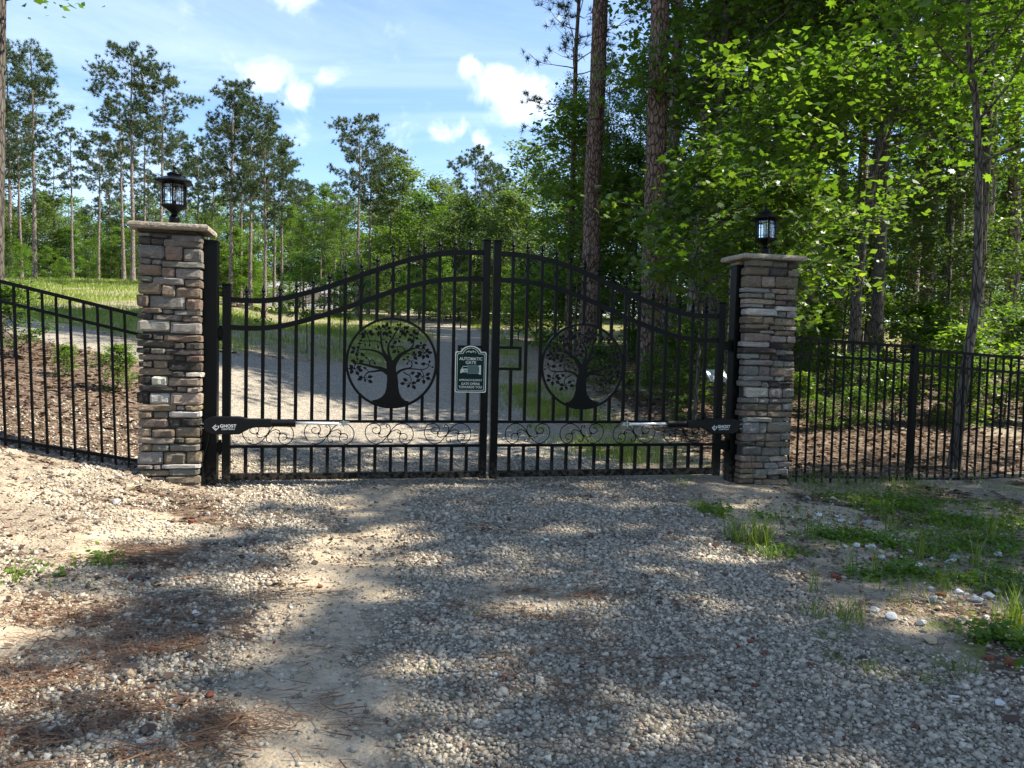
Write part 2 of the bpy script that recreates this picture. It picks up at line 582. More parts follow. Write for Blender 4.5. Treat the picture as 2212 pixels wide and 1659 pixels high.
ROAD = [(1.7, 7.4), (1.25, 8.84), (.93, 9.62), (.63, 11.26), (.26, 12.9), (-.15, 16.1), (-.44, 17.5), (-.65, 23), (-.54, 27), (-1.31, 32.7), (-4, 48), (-9, 60),
        (-12, 60), (-6.5, 48), (-2.9, 31), (-2.76, 28), (-2.65, 21.2), (-2.8, 18.1), (-3.7, 17), (-5.75, 15.1), (-7.34, 15.0), (-9.5, 16.5), (-11.2, 17.1), (-20, 21), (-40, 26), (-80, 40),
        (-80, 36), (-40, 22), (-20, 17.5), (-9.85, 14.8), (-8.3, 13.6), (-7.2, 13.2), (-6.3, 12.9), (-4.6, 10.5), (-3.2, 8.2), (-2.6, 7.2),
        (-2.35, 6.8), (-1.85, 5.65), (-1.55, 4.57), (-1.7, 3.5), (-2.4, 2.6), (-4, 1), (-6, -4), (6, -6), (5, 1), (3.2, 2.8), (2.33, 3.4), (1.97, 3.75), (1.74, 4.08), (1.85, 4.72), (1.83, 5.33), (1.68, 6), (1.64, 7.11)]


def poly_sd(x, y, poly):
    x = np.asarray(x, float); y = np.asarray(y, float)
    d = np.full(x.shape, 1e9); ins = np.zeros(x.shape, bool)
    n = len(poly)
    for i in range(n):
        ax, ay = poly[i]; bx, by = poly[(i + 1) % n]
        ex, ey = bx - ax, by - ay
        t = np.clip(((x - ax) * ex + (y - ay) * ey) / (ex * ex + ey * ey), 0, 1)
        d = np.minimum(d, np.hypot(x - ax - ex * t, y - ay - ey * t))
        c = ((ay > y) != (by > y)) & (x < ex * (y - ay) / (ey if ey else 1e-9) + ax)
        ins ^= c
    return np.where(ins, d, -d)


def sstep(a, b, v):
    t = np.clip((v - a) / (b - a), 0, 1)
    return t * t * (3 - 2 * t)


def masks(x, y):
    x = np.asarray(x, float); y = np.asarray(y, float)
    sd = poly_sd(x, y, ROAD)
    nz = fbm(x * 1.4, y * 1.4, 21, 4) - .5
    grav = sstep(-.3, .25, sd + nz * .9)
    # wheel track of compacted sand on the left of the drive, sand around the right pillar, patches left
    tx = np.interp(y, [0, 2.5, 4.5, 6.5, 7.5, 9], [-.45, -.7, -1.0, -1.25, -1.2, -1.0])
    track = np.exp(-((x - tx) / .42) ** 2) * sstep(9, 6.5, y)
    sand = track * sstep(.24, .50, fbm(x * 1.5, y * 1.1, 5, 4)) * .95
    tx2 = np.interp(y, [0, 2.5, 5, 7.5], [.25, .2, .05, .2])
    sand = np.maximum(sand, np.exp(-((x - tx2) / .5) ** 2 - ((y - 4.35) / .45) ** 2) * .75)
    rs = np.exp(-((x - 2.75) / .85) ** 2 - ((y - 6.9) / 1.2) ** 2) * 1.5 + np.exp(-((x - 2.3) / .5) ** 2 - ((y - 5.0) / .35) ** 2)
    sand = np.maximum(sand, np.clip(rs, 0, 1) * sstep(.16, .38, fbm(x * 1.8, y * 1.8, 31, 4)))
    ls = sstep(-1.3, -2.4, x) * sstep(7.6, 6.6, y) * sstep(2.2, 3.4, y) * sstep(.40, .62, fbm(x * 1.2, y * 1.6, 41, 4))
    sand = np.maximum(sand, ls * .9)
    # litter of leaves and needles: bank on the left, forest floor on the right, spots on the left verge
    uline = (y - 7.8) * .978 - (x + .23) * .209          # distance behind the gate line
    bank = sstep(-.25, .3, uline) * sstep(-2.4, -3.4, x) * sstep(.3, -.3, sd)
    lawn = sstep(.2, -.6, sd) * sstep(14.5, 16.5, y) * sstep(.5, -1.5, x) 
    bank = bank * (1 - lawn) * sstep(17, 14, y)
    wood = sstep(-.05, .5, uline) * sstep(.2, 1.6, x - np.interp(y, [8, 12, 20, 30, 60], [1.8, 1.2, .5, -.2, -2]))
    lit = np.maximum(bank, wood * sstep(.25, .5, fbm(x * .8, y * .8, 51, 4) + .12))
    lv = sstep(-1.2, -2.2, x) * sstep(8, 6, y) * sstep(.44, .64, fbm(x * 1.3 + 7, y * 2.2, 61, 4))
    lit = np.maximum(lit, lv * .8)
    rg = sstep(1.7, 2.3, x - .25 * (y - 5)) * sstep(8.6, 8.0, y - .21 * x + .5) 
    lit = np.maximum(lit, rg * sstep(.5, .66, fbm(x * 1.6, y * 1.6, 71, 4)) * .8)
    gr = lawn * (.25 + .75 * sstep(.34, .58, fbm(x * .3, y * .2, 81, 5)))
    edge = np.exp(-((sd + .45) / .55) ** 2) * sstep(8.5, 10, y) * (x > -1) * sstep(.36, .55, fbm(x * 1.1, y * 1.1, 91, 3))
    gr = np.maximum(gr, edge)
    gr = np.maximum(gr, wood * sstep(15, 22, y) * .55)
    gr = np.maximum(gr, rg * sstep(.52, .66, fbm(x * 1.4 + 3, y * 1.4, 95, 4)) * .45)
    sand = sand * sstep(.5, .0, lit * .6)
    gr = gr * (1 - np.clip(rs, 0, 1) * .8)
    return grav * (1 - lawn * .9), np.clip(sand, 0, 1), np.clip(lit, 0, 1), np.clip(gr, 0, 1)


def geo_seq(a, b, s0, k):
    o = [a]; s = s0
    while o[-1] < b:
        s *= k
        o.append(o[-1] + s)
    return o


xs = np.arange(-6.5, 6.5, .075)
xs = np.concatenate([-np.array(geo_seq(6.57, 900, .09, 1.09))[::-1], xs, np.array(geo_seq(6.57, 900, .09, 1.09))])
ys = np.concatenate([-np.array(geo_seq(-1.9, 120, .1, 1.15))[::-1], np.arange(2.0, 10.2, .075), np.array(geo_seq(10.26, 1500, .09, 1.045))])
GX, GY = np.meshgrid(xs, ys)
GZ = H(GX, GY)
V = np.stack([GX, GY, GZ], -1).reshape(-1, 3)
nx, ny = len(xs), len(ys)
I = (np.arange(ny - 1)[:, None] * nx + np.arange(nx - 1)[None, :]).ravel()
ground_me = npmesh('ground', V, np.stack([I, I + 1, I + nx + 1, I + nx], 1), smooth=True)
mg_, ms_, ml_, mgr_ = masks(GX.ravel(), GY.ravel())
ca = ground_me.attributes.new('mask', 'FLOAT_COLOR', 'POINT')
ca.data.foreach_set('color', np.stack([mg_, ms_, ml_, mgr_], 1).astype(np.float32).ravel())
gnd = link('ground', ground_me, 'ground')
tag(gnd, 'gravel drive, sandy verges and rising ground', kind='structure')

CAMV = np.array([0, 0, CAMZ]); FV, RV, UV = np.array(_F), np.array(_R), np.array(_U)


def project(P):
    d = P - CAMV
    z = d @ FV
    return 1106 + 1661 * (d @ RV) / z, 829.5 - 1661 * (d @ UV) / z, z


def in_view(x, y, z, mx=260, my=160):
    px, py, d = project(np.stack([x, y, z], -1))
    return (d > .3) & (px > -mx) & (px < 2212 + mx) & (py > -my) & (py < 1659 + my)


# ------------------------------------------------------------------ gate frame
TH = rad(12.062)
UU = Vector((math.cos(TH), math.sin(TH), 0))
NN = Vector((math.sin(TH), -math.cos(TH), 0))
GO = Vector((0, 7.85, 0)) + UU * -.2367


def gpt(u, off=0.0, z=0.0):
    v = GO + UU * u + NN * off
    v.z = z
    return v


def groot(name, u, off=0.0, z=0.0):
    return empty(name, gpt(u, off, z), TH)


# ------------------------------------------------------------------ stone pillars
PAL = {'d': (.052, .046, .040), 'k': (.026, .024, .022), 'g': (.130, .118, .100), 'b': (.140, .110, .080), 't': (.20, .162, .112), 'w': (.35, .325, .285), 'p': (.25, .20, .165), 'o': (.21, .155, .10), 's': (.185, .172, .150), 'r': (.125, .092, .070)}


def stone_mesh(wd, dp, ht, rng, rough=1.0):
    """split-faced block: broken front (-y) with worn edges, plain behind"""
    nx_, nz_ = (6, 4) if wd > .11 else (5, 4)
    ph = [rng.uniform(0, 6.3) for _ in range(8)]
    tilt_x, tilt_z = rng.gauss(0, .035) * rough, rng.gauss(0, .06) * rough
    V = []
    for j in range(nz_):
        for i in range(nx_):
            a, b = i / (nx_ - 1), j / (nz_ - 1)
            ei, ej = i in (0, nx_ - 1), j in (0, nz_ - 1)
            # inner rows sit close to the rim so that the edge reads as a worn arris
            if not ei: a = .5 + (a - .5) * 1.28 * (nx_ - 1) / (nx_ - 1) if i in (1, nx_ - 2) else a
            if not ej: b = .5 + (b - .5) * 1.75
            a, b = min(1, max(0, a)), min(1, max(0, b))
            x, z = (a - .5) * wd, (b - .5) * ht
            y = -.006 * math.sin(5 * a + ph[0]) * math.cos(4 * b + ph[1]) - rng.uniform(-.005, .006) * rough + tilt_x * (a - .5) * wd + tilt_z * (b - .5) * ht
            if ei or ej:
                y += rng.uniform(.008, .017)
                x += rng.uniform(-.0035, .0025) * (1 if a > .5 else -1) if ei else rng.uniform(-.004, .004)
                z += rng.uniform(-.0042, .0015) * (1 if b > .5 else -1) if ej else rng.uniform(-.003, .003)
                if ei and ej:
                    x -= math.copysign(rng.uniform(.001, .008), x)
                    z -= math.copysign(rng.uniform(.001, .006), z)
            else:
                x += rng.uniform(-.10, .10) * wd / nx_
                z += rng.uniform(-.05, .05) * ht
            V.append((x, -dp / 2 + y, z))
    F = [(j * nx_ + i, j * nx_ + i + 1, (j + 1) * nx_ + i + 1, (j + 1) * nx_ + i) for j in range(nz_ - 1) for i in range(nx_ - 1)]
    rim = [i for i in range(nx_)] + [j * nx_ + nx_ - 1 for j in range(1, nz_)] + [(nz_ - 1) * nx_ + i for i in range(nx_ - 2, -1, -1)] + [j * nx_ for j in range(nz_ - 2, 0, -1)]
    k0 = len(V)
    V += [(V[q][0], dp / 2, V[q][2]) for q in rim]
    n = len(rim)
    F += [(rim[(q + 1) % n], rim[q], k0 + q, k0 + (q + 1) % n) for q in range(n)]
    me = bpy.data.meshes.new('stone')
    me.from_pydata(V, [], F)
    me.update()
    return me


LST1 = """205,770,715,755,d 772,820,757,790,t|205,340,757,795,g 342,500,765,803,d 530,820,765,832,g|218,338,798,862,d 340,460,808,865,d 460,812,808,882,g|218,468,868,990,g 472,640,873,1003,b 645,820,885,1008,g
215,345,993,1045,g 348,440,998,1050,s 443,825,1008,1070,g|215,437,1048,1148,b 440,570,1072,1160,b 570,815,1072,1170,s|210,355,1155,1208,g 358,655,1158,1230,s 660,818,1172,1248,b|217,437,1212,1320,b 440,575,1232,1340,b 575,812,1248,1347,b
205,320,1325,1437,r 325,670,1333,1455,g 675,815,1352,1470,r|225,445,1442,1495,b 447,552,1455,1500,g 558,810,1462,1512,s|205,350,1497,1552,d 365,635,1502,1562,g 640,815,1512,1575,r|210,520,1556,1668,s 522,805,1572,1680,s"""  # wide top stone is coded dark: the cap's shadow put into its colour
LST2 = """207,355,25,83,k 358,467,28,90,d 470,830,30,100,b|217,565,86,155,d 567,672,106,168,d 675,835,102,175,d|210,342,160,215,k 345,487,166,220,g 490,838,170,228,d|228,563,220,282,b 567,685,230,290,d 688,837,230,292,r|228,365,287,352,d 370,510,284,360,b 515,830,294,385,k
230,550,358,425,b 552,677,384,440,d 680,845,390,440,w|220,355,428,510,k 355,508,435,526,w 515,830,445,528,t|230,592,515,580,d 595,690,532,583,g 692,825,535,590,p|210,333,577,697,k 335,530,597,705,w 535,833,592,710,p|232,590,702,768,b 592,670,712,762,s 675,830,710,768,o
230,362,771,838,b 372,512,774,842,g 517,830,768,835,w|228,515,842,928,b 520,635,842,925,d 640,820,840,920,k|218,350,932,1020,t 360,578,944,1026,b 583,822,925,1025,b|222,577,1024,1086,p 580,672,1026,1078,d 675,825,1030,1086,b|228,357,1090,1158,t 360,523,1090,1158,g 525,820,1088,1160,g
217,462,1165,1283,s 475,683,1168,1282,b 690,840,1163,1275,o|212,370,1288,1333,g 372,450,1290,1335,g 455,825,1282,1330,w|240,520,1340,1400,t 523,815,1332,1400,g|225,345,1404,1455,g 347,485,1402,1468,d 487,825,1402,1478,b|235,530,1472,1535,g 555,820,1480,1540,t"""
RST = """273,397,338,375,g 400,487,342,376,g 490,540,345,380,d|260,382,377,422,b 385,485,380,422,d 487,547,388,424,t|258,340,425,487,b 342,415,427,485,t 415,540,424,487,b|250,392,489,515,s 395,480,491,518,t 483,535,490,524,t|248,350,517,545,g 352,413,515,547,s 415,528,522,552,b
250,413,548,578,t 415,477,553,580,b 478,535,556,584,d|252,352,575,598,s 355,410,580,603,d 415,537,583,612,w|250,427,600,640,w 428,478,612,646,g 480,535,612,648,s|250,345,642,683,b 347,407,644,684,t 410,528,650,690,b|255,378,685,712,b 385,470,690,716,b 472,533,692,716,p|245,330,711,732,d 332,407,717,736,p 410,522,718,746,b
247,387,733,780,t 388,477,746,782,s 479,528,746,784,p|237,387,778,810,w 390,527,784,818,k|238,420,812,843,d 422,472,820,852,g 470,520,824,848,p|233,327,845,873,s 330,390,847,876,b 392,437,853,880,d 438,520,850,880,k|243,397,878,910,s 400,460,880,916,s 462,522,882,914,s|238,322,912,965,g 325,387,914,966,g 388,520,916,968,b|240,410,965,993,s 413,467,968,993,s 470,518,966,992,r
233,335,991,1025,s 337,377,1000,1028,g 378,520,994,1028,k|250,380,1027,1082,w 382,455,1029,1083,s 457,518,1030,1083,s|230,322,1084,1113,g 325,382,1087,1116,s 384,513,1086,1114,g|235,375,1117,1155,b 377,455,1118,1158,b 457,515,1114,1154,s|225,313,1153,1187,r 315,373,1158,1188,b 375,510,1158,1190,b|243,395,1190,1218,s 398,458,1194,1220,g 460,505,1192,1214,s
240,330,1219,1278,s 330,372,1222,1279,s 374,503,1216,1275,g|232,360,1279,1322,b 362,445,1280,1325,b 448,505,1278,1318,s|225,310,1322,1347,d 312,360,1325,1351,r 362,497,1324,1356,b|240,343,1349,1400,g 345,447,1357,1404,g 449,498,1356,1400,s|220,307,1400,1435,b 308,383,1403,1438,g 385,492,1405,1436,p|225,353,1436,1470,o 355,430,1440,1474,s 432,505,1436,1470,s
222,305,1470,1500,b 307,370,1475,1508,s 372,493,1473,1510,s|220,368,1500,1528,o 378,440,1510,1534,d 442,500,1504,1530,k|215,300,1526,1555,b 302,345,1533,1563,b 347,488,1532,1566,t|218,355,1557,1590,s 357,490,1568,1600,g"""


def parse(txt):
    rows = []
    for line in txt.split('\n'):
        for row in line.split('|'):
            st = []
            for s in row.split():
                a = s.split(',')
                st.append((float(a[0]), float(a[1]), float(a[2]), float(a[3]), a[4]))
            rows.append(st)
    return rows


def left_rows():
    o = []
    for txt, ox, wd, s, y0 in ((LST1, 213, 605, .4219, 600), (LST2, 220, 610, .4098, 1300)):
        for row in parse(txt):
            o.append([((a - ox) / wd, (b - ox) / wd, 2.365 - (y0 + d * s - 920.6) * .002307, 2.365 - (y0 + c * s - 920.6) * .002307, k) for a, b, c, d, k in row])
    return o


def right_rows():
    o = []
    for row in parse(RST):
        r = []
        for a, b, c, d, k in row:
            xl = 257 - 45 * ((c + d) / 2 - 345) / 1215
            r.append(((a - xl) / 280, (b - xl) / 280, 2.39 - (d - 345) * .001967, 2.39 - (c - 345) * .001967, k))
        o.append(r)
    return o


def make_pillar(u0, u1, off_front, rows, z0, label, seed, D=.38):
    rng = random.Random(seed)
    W = u1 - u0
    uc = (u0 + u1) / 2
    root = groot('stone_pillar', uc, off_front - D / 2, z0)
    tag(root, label, 'pillar', 'stone gate pillars')
    MB().box(-W / 2 + .04, W / 2 - .04, -D / 2 + .04, D / 2 - .015, -.15, 2.41 - z0).build('core', 'mortar', root)
    for row in rows:
        for (a, b, zb, zt, k) in row:
            wd = (b - a) * W - .0045
            ht = zt - zb - .0035
            dp = .10 + rng.uniform(0, .05)
            me = stone_mesh(wd, dp, ht, rng)
            v = rng.uniform(.82, 1.18)
            col = tuple(min(.7, c * v * rng.uniform(.94, 1.06)) for c in PAL[k])
            yf = -D / 2 - rng.uniform(-.006, .012) + dp / 2
            link('stone', me, 'ledge_stone', root, ((a + b) / 2 * W - W / 2, yf, (zb + zt) / 2 - z0), color=col)
        for side in (-1, 1):
            ref = row[0] if side < 0 else row[-1]
            zb, zt = ref[2], ref[3]
            y = -D / 2 + .13 + rng.uniform(0, .03)
            cut = rng.uniform(.45, .75) * D - D / 2 + .04
            for (ya, yb) in ((y, cut), (cut, D / 2)):
                if yb - ya < .05:
                    continue
                dp = .09
                me = stone_mesh(yb - ya - .007, dp, zt - zb - .005, rng)
                v = rng.uniform(.8, 1.2)
                col = tuple(c * v for c in PAL[rng.choice('ggbbsstdwo')])
                link('stone', me, 'ledge_stone', root, (side * (W / 2 - dp / 2 + rng.uniform(-.006, .010)), (ya + yb) / 2, (zb + zt) / 2 - z0), (0, 0, side * PI / 2), color=col)
    # rock-faced cap slab
    n = 26
    hw, hd = W / 2 + .068, D / 2 + .068
    per = []
    for i in range(n): per.append((-hw + 2 * hw * i / n, -hd))
    for i in range(n): per.append((hw, -hd + 2 * hd * i / n))
    for i in range(n): per.append((hw - 2 * hw * i / n, hd))
    for i in range(n): per.append((-hw, hd - 2 * hd * i / n))
    V, F = [], []
    zc = 2.402 - z0
    prof = ((.90, .0), (.985, .006), (1.0, .026), (.985, .044), (.955, .056))
    for j, (sc, dz) in enumerate(prof):
        for i, (x, y) in enumerate(per):
            jj = (rng.random() - .5) * (.022 if 0 < j < 4 else .006)
            V.append((x * (sc + jj), y * (sc + jj), zc + dz + (rng.random() - .5) * (.007 if j in (1, 2, 3) else .002)))
    m = len(per)
    for j in range(len(prof) - 1):
        for i in range(m):
            F.append((j * m + i, j * m + (i + 1) % m, (j + 1) * m + (i + 1) % m, (j + 1) * m + i))
    F.append(tuple(range(m - 1, -1, -1)))
    F.append(tuple((len(prof) - 1) * m + i for i in range(m)))
    MB().add(V, F).build('cap_slab', 'cap_stone', root)
    return uc, off_front - D / 2


pl = make_pillar(-3.262, -2.722, .2, left_rows(), .0, 'left stacked-stone gate pillar with brown slab cap, joined by the rising fence', 11)
pr = make_pillar(2.694, 3.294, .2, right_rows(), -.08, 'right stacked-stone gate pillar standing in pale sand', 12)


# ------------------------------------------------------------------ lanterns
def make_lantern(u, off, z, rz, label, tilt=0.0):
    root = groot('pillar_lantern', u, off, z)
    root.rotation_euler = (0, tilt, TH + rz)
    tag(root, label, 'lantern', 'lanterns on the gate pillars')
    MB().lathe([(.062, 0), (.062, .008), (.050, .012), (.047, .018), (.047, .080), (.043, .088), (.030, .104), (.027, .118), (.030, .128)], 20).build('base', 'black_metal', root, smooth=False)
    MB().lathe([(.030, .128), (.055, .145), (.104, .172), (.118, .178), (.120, .190), (.108, .194), (.100, .198)], 6, a0=PI / 6).build('cup', 'black_metal', root)
    R = .105
    for i in range(6):
        a = PI / 6 + i * PI / 3
        b = a + PI / 3
        p = (R * math.cos(a), R * math.sin(a)); q = (R * math.cos(b), R * math.sin(b))
        MB().tube([(p[0], p[1], .196), (p[0], p[1], .382)], .0075, 6).build('corner_bar', 'black_metal', root)
        m = MB()
        for zz in (.222, .350):
            m.tube([(p[0], p[1], zz), (q[0], q[1], zz)], .0034, 5)
        for fr in (.22, .78):
            x, y = p[0] + (q[0] - p[0]) * fr, p[1] + (q[1] - p[1]) * fr
            m.tube([(x, y, .197), (x, y, .380)], .0032, 5)
        m.build('glazing_bar', 'black_metal', root)
        k = .955
        MB().add([(p[0] * k, p[1] * k, .198), (q[0] * k, q[1] * k, .198), (q[0] * k, q[1] * k, .380), (p[0] * k, p[1] * k, .380)], [(0, 1, 2, 3)]).build('pane', 'lamp_glass', root)
    MB().lathe([(.112, .378), (.122, .384), (.170, .398), (.176, .402), (.176, .412), (.150, .424), (.085, .452), (.062, .458), (.062, .470)], 6, a0=PI / 6).build('roof', 'black_metal', root)
    MB().lathe([(.062, .470), (.066, .474), (.064, .482), (.040, .496), (.018, .502), (.010, .508)], 16).build('roof_cap', 'black_metal', root, smooth=True)
    MB().lathe([(.010, .507), (.013, .512), (.008, .518), (.009, .528), (.0165, .538), (.016, .545), (.008, .556), (.004, .566), (.001, .570)], 12).build('finial', 'black_metal', root, smooth=True)
    MB().lathe([(.014, .196), (.014, .235), (.011, .238)], 12).build('socket', 'black_plastic', root)
    MB().lathe([(.011, .236), (.014, .25), (.030, .285), (.034, .305), (.028, .328), (.012, .342), (.001, .345)], 14).build('bulb', 'bulb_glass', root, smooth=True)
    return root


make_lantern(pl[0], pl[1], 2.456, rad(4), 'black six-sided lantern on the left pillar, against the sky and pines')
make_lantern(pr[0] + .02, pr[1], 2.462, rad(-14), 'black six-sided lantern on the right pillar, against green leaves', rad(-1))


# ------------------------------------------------------------------ gate posts
def make_gate_post(u0, u1, z0, z1, sgn, label):
    uc = (u0 + u1) / 2
    W = u1 - u0
    root = groot('gate_post', uc, 0, z0)
    tag(root, label, 'post', 'square steel posts carrying the gate')
    h = z1 - z0
    MB().box(-W / 2, W / 2, -W / 2, W / 2, -.3, h).build('tube', 'black_metal', root, bevel=.006, seg=2)
    MB().box(-W / 2 - .004, W / 2 + .004, -W / 2 - .004, W / 2 + .004, h - .012, h + .012).build('cap', 'black_metal', root, bevel=.006, seg=2)
    for z in (1.485, .405):
        e = W / 2
        reach = (uc - 2.563 if sgn > 0 else -2.563 - uc)
        x0, x1 = sorted((-sgn * (e - .01), -sgn * (reach + .004)))
        m = MB().box(x0, x1, -.03, .03, z - .045 - z0, z + .045 - z0)
        m.build('hinge', 'black_metal', root, bevel=.004)
        x = -sgn * (e + .022)
        MB().lathe([(.014, -.07), (.014, .07)], 10, (x, -.01, z - z0)).build('hinge_pin', 'black_metal', root)
    return root


make_gate_post(-2.742, -2.605, .06, 2.335, -1, 'tall black steel post against the left stone pillar')
make_gate_post(2.655, 2.790, -.06, 2.345, 1, 'tall black steel post against the right stone pillar')

# ------------------------------------------------------------------ gate leaves
SP, S0 = .1523, .0679


def S_curve(s, zo, zi):
    """rail height from the hinge (s=2.50) to the latch (s=.09)"""
    t = min(1, max(0, (2.49 - s) / (2.49 - .09)))
    a = t * t * t * (t * (6 * t - 15) + 10)
    b = t * t * (3 - 2 * t)
    k = .72 * a + .28 * b
    return zo + (zi - zo) * k - .012 * math.sin(PI * min(1, t / .28)) * (t < .28)


def up_z(s): return S_curve(s, 1.803, 2.355)
def lo_z(s): return S_curve(s, 1.543, 2.093)


def sweep_rect(fn, sa, sb, h, d, n=48):
    """bar of height h and depth d following z = fn(s); returned in (s, y, z)"""
    V, F = [], []
    ss = [sa + (sb - sa) * i / n for i in range(n + 1)]
    for i, s in enumerate(ss):
        e = 1e-3
        sl = (fn(s + e) - fn(s - e)) / (2 * e) if sa + e < s < sb - e else 0
        k = math.sqrt(1 + sl * sl)
        nx_, nz_ = -sl / k, 1 / k
        for (o, y) in ((-h / 2, -d / 2), (-h / 2, d / 2), (h / 2, d / 2), (h / 2, -d / 2)):
            V.append((s + nx_ * o, y, fn(s) + nz_ * o))
    for i in range(n):
        for j in range(4):
            F.append((i * 4 + j, i * 4 + (j + 1) % 4, i * 4 + 4 + (j + 1) % 4, i * 4 + 4 + j))
    F += [(3, 2, 1, 0), (n * 4, n * 4 + 1, n * 4 + 2, n * 4 + 3)]
    return V, F


TREE_SC, TCX, TCY = .000617, 820, 808
TRUNK = [(500, 1412), (600, 1390), (670, 1350), (715, 1295), (738, 1215), (748, 1100), (746, 1000), (737, 900), (735, 800), (728, 745), (752, 712), (790, 722), (842, 768), (890, 742), (912, 790), (888, 860), (890, 950), (912, 1000), (924, 1100), (930, 1200), (950, 1290), (985, 1360), (1040, 1405), (1110, 1422), (1080, 1452), (960, 1492), (820, 1503), (680, 1488), (560, 1448)]
BR = [([(745, 935), (640, 892), (530, 872), (420, 845), (330, 825), (270, 822), (240, 860), (232, 905)], 62, 11),
      ([(482, 858), (468, 812), (485, 775), (520, 762), (548, 792)], 20, 9), ([(480, 790), (440, 752), (425, 730)], 12, 8),
      ([(750, 980), (692, 935), (630, 930), (540, 945), (460, 955), (420, 985), (395, 1030), (390, 1060)], 50, 11), ([(455, 958), (440, 930), (425, 910)], 10, 8),
      ([(750, 770), (690, 692), (610, 640), (500, 608), (380, 600), (300, 610), (268, 622)], 52, 11), ([(290, 612), (276, 690), (270, 740), (280, 795)], 12, 9),
      ([(752, 730), (702, 660), (670, 580), (650, 480), (640, 380), (636, 320), (620, 288)], 60, 12), ([(655, 512), (610, 472), (540, 460), (450, 465), (390, 465), (350, 460)], 20, 9), ([(472, 460), (445, 400), (430, 345)], 14, 9),
      ([(638, 335), (660, 287), (700, 270), (722, 280)], 14, 9), ([(655, 455), (680, 432), (710, 445)], 10, 8), ([(585, 480), (592, 512), (596, 530)], 9, 7), ([(395, 470), (396, 500)], 9, 7), ([(460, 465), (464, 500)], 9, 7), ([(375, 468), (360, 500), (335, 508)], 9, 7),
      ([(800, 745), (768, 655), (760, 560), (780, 480), (830, 400), (870, 320), (910, 265), (930, 242), (970, 255), (1005, 282)], 46, 9), ([(825, 422), (880, 420), (912, 415)], 13, 9), ([(925, 250), (920, 225)], 9, 7),
      ([(868, 790), (940, 690), (1010, 640), (1090, 592), (1140, 540), (1165, 450), (1165, 370)], 84, 12), ([(1090, 597), (1170, 565), (1240, 560), (1300, 585), (1340, 630)], 30, 10), ([(1230, 560), (1265, 530), (1280, 515)], 11, 8),
      ([(1022, 635), (1020, 590), (990, 552), (940, 540), (880, 547)], 22, 9), ([(905, 545), (910, 590)], 9, 7), ([(1000, 662), (1060, 650), (1110, 655), (1140, 672)], 14, 8),
      ([(888, 985), (950, 932), (1030, 900), (1110, 880), (1140, 840), (1135, 790), (1100, 768), (1072, 790)], 46, 9), ([(1125, 790), (1145, 762), (1175, 782)], 10, 8), ([(1105, 770), (1080, 745), (1050, 740)], 11, 8),
      ([(1090, 893), (1200, 898), (1300, 905), (1370, 885), (1410, 840), (1412, 808)], 24, 9), ([(1400, 830), (1370, 815), (1335, 815)], 10, 7), ([(1415, 835), (1445, 850)], 10, 7),
      ([(1280, 910), (1318, 950), (1330, 1000), (1325, 1030)], 16, 9), ([(1005, 945), (1050, 980), (1100, 1000), (1130, 1050), (1130, 1090), (1118, 1125)], 22, 9), ([(1095, 998), (1110, 980)], 9, 7)]
LEAF = [(605, 285, [(603, 202), (538, 262), (602, 390), (660, 245)]), (720, 278, [(742, 152), (655, 190), (805, 235), (668, 378), (742, 395), (825, 338)]), (770, 350, [(808, 412)]),
        (430, 342, [(370, 298), (510, 292), (312, 362), (328, 428), (545, 360)]), (372, 465, [(298, 456)]), (352, 505, [(276, 505)]), (396, 495, [(396, 546)]), (464, 495, [(470, 560)]), (596, 522, [(602, 588)]), (706, 440, [(748, 500)]),
        (268, 618, [(178, 556), (162, 660), (305, 536), (394, 710), (270, 725)]), (278, 792, [(280, 728), (170, 780), (386, 786), (212, 834)]), (234, 905, [(148, 848), (140, 908), (346, 868), (372, 942), (162, 994), (308, 1018)]), (432, 922, [(372, 876)]),
        (390, 1052, [(296, 1030), (276, 1082), (412, 1120), (524, 1022), (526, 1130)]), (540, 782, [(562, 842)]), (438, 756, [(402, 710)]),
        (922, 225, [(842, 280), (890, 172), (962, 165)]), (1008, 280, [(1088, 206), (1020, 200), (928, 306), (962, 366), (1032, 390), (1095, 322)]), (914, 415, [(962, 366), (945, 484), (836, 512)]),
        (1165, 370, [(1170, 256), (1248, 296), (1078, 336), (1052, 456), (1122, 494), (1242, 420)]), (1280, 516, [(1278, 452), (1376, 502), (1180, 540), (1352, 580)]), (1338, 634, [(1412, 562), (1470, 624), (1216, 622), (1222, 694), (1312, 746), (1418, 718)]),
        (890, 548, [(780, 545)]), (908, 585, [(818, 648), (932, 658)]), (1138, 668, [(1188, 606), (1222, 662), (1228, 750)]), (1052, 742, [(980, 752), (1088, 680)]), (1165, 775, [(1240, 815)]), (1078, 782, [(1056, 838)]),
        (1412, 812, [(1276, 812), (1432, 745)]), (1442, 850, [(1492, 872)]), (1326, 1020, [(1222, 948), (1182, 1015), (1440, 955), (1450, 1060), (1208, 1108), (1340, 1145)]), (1118, 1126, [(950, 1135), (1072, 1204), (1210, 1222), (1220, 1118), (998, 1048)]), (1105, 985, [(1194, 946)])]


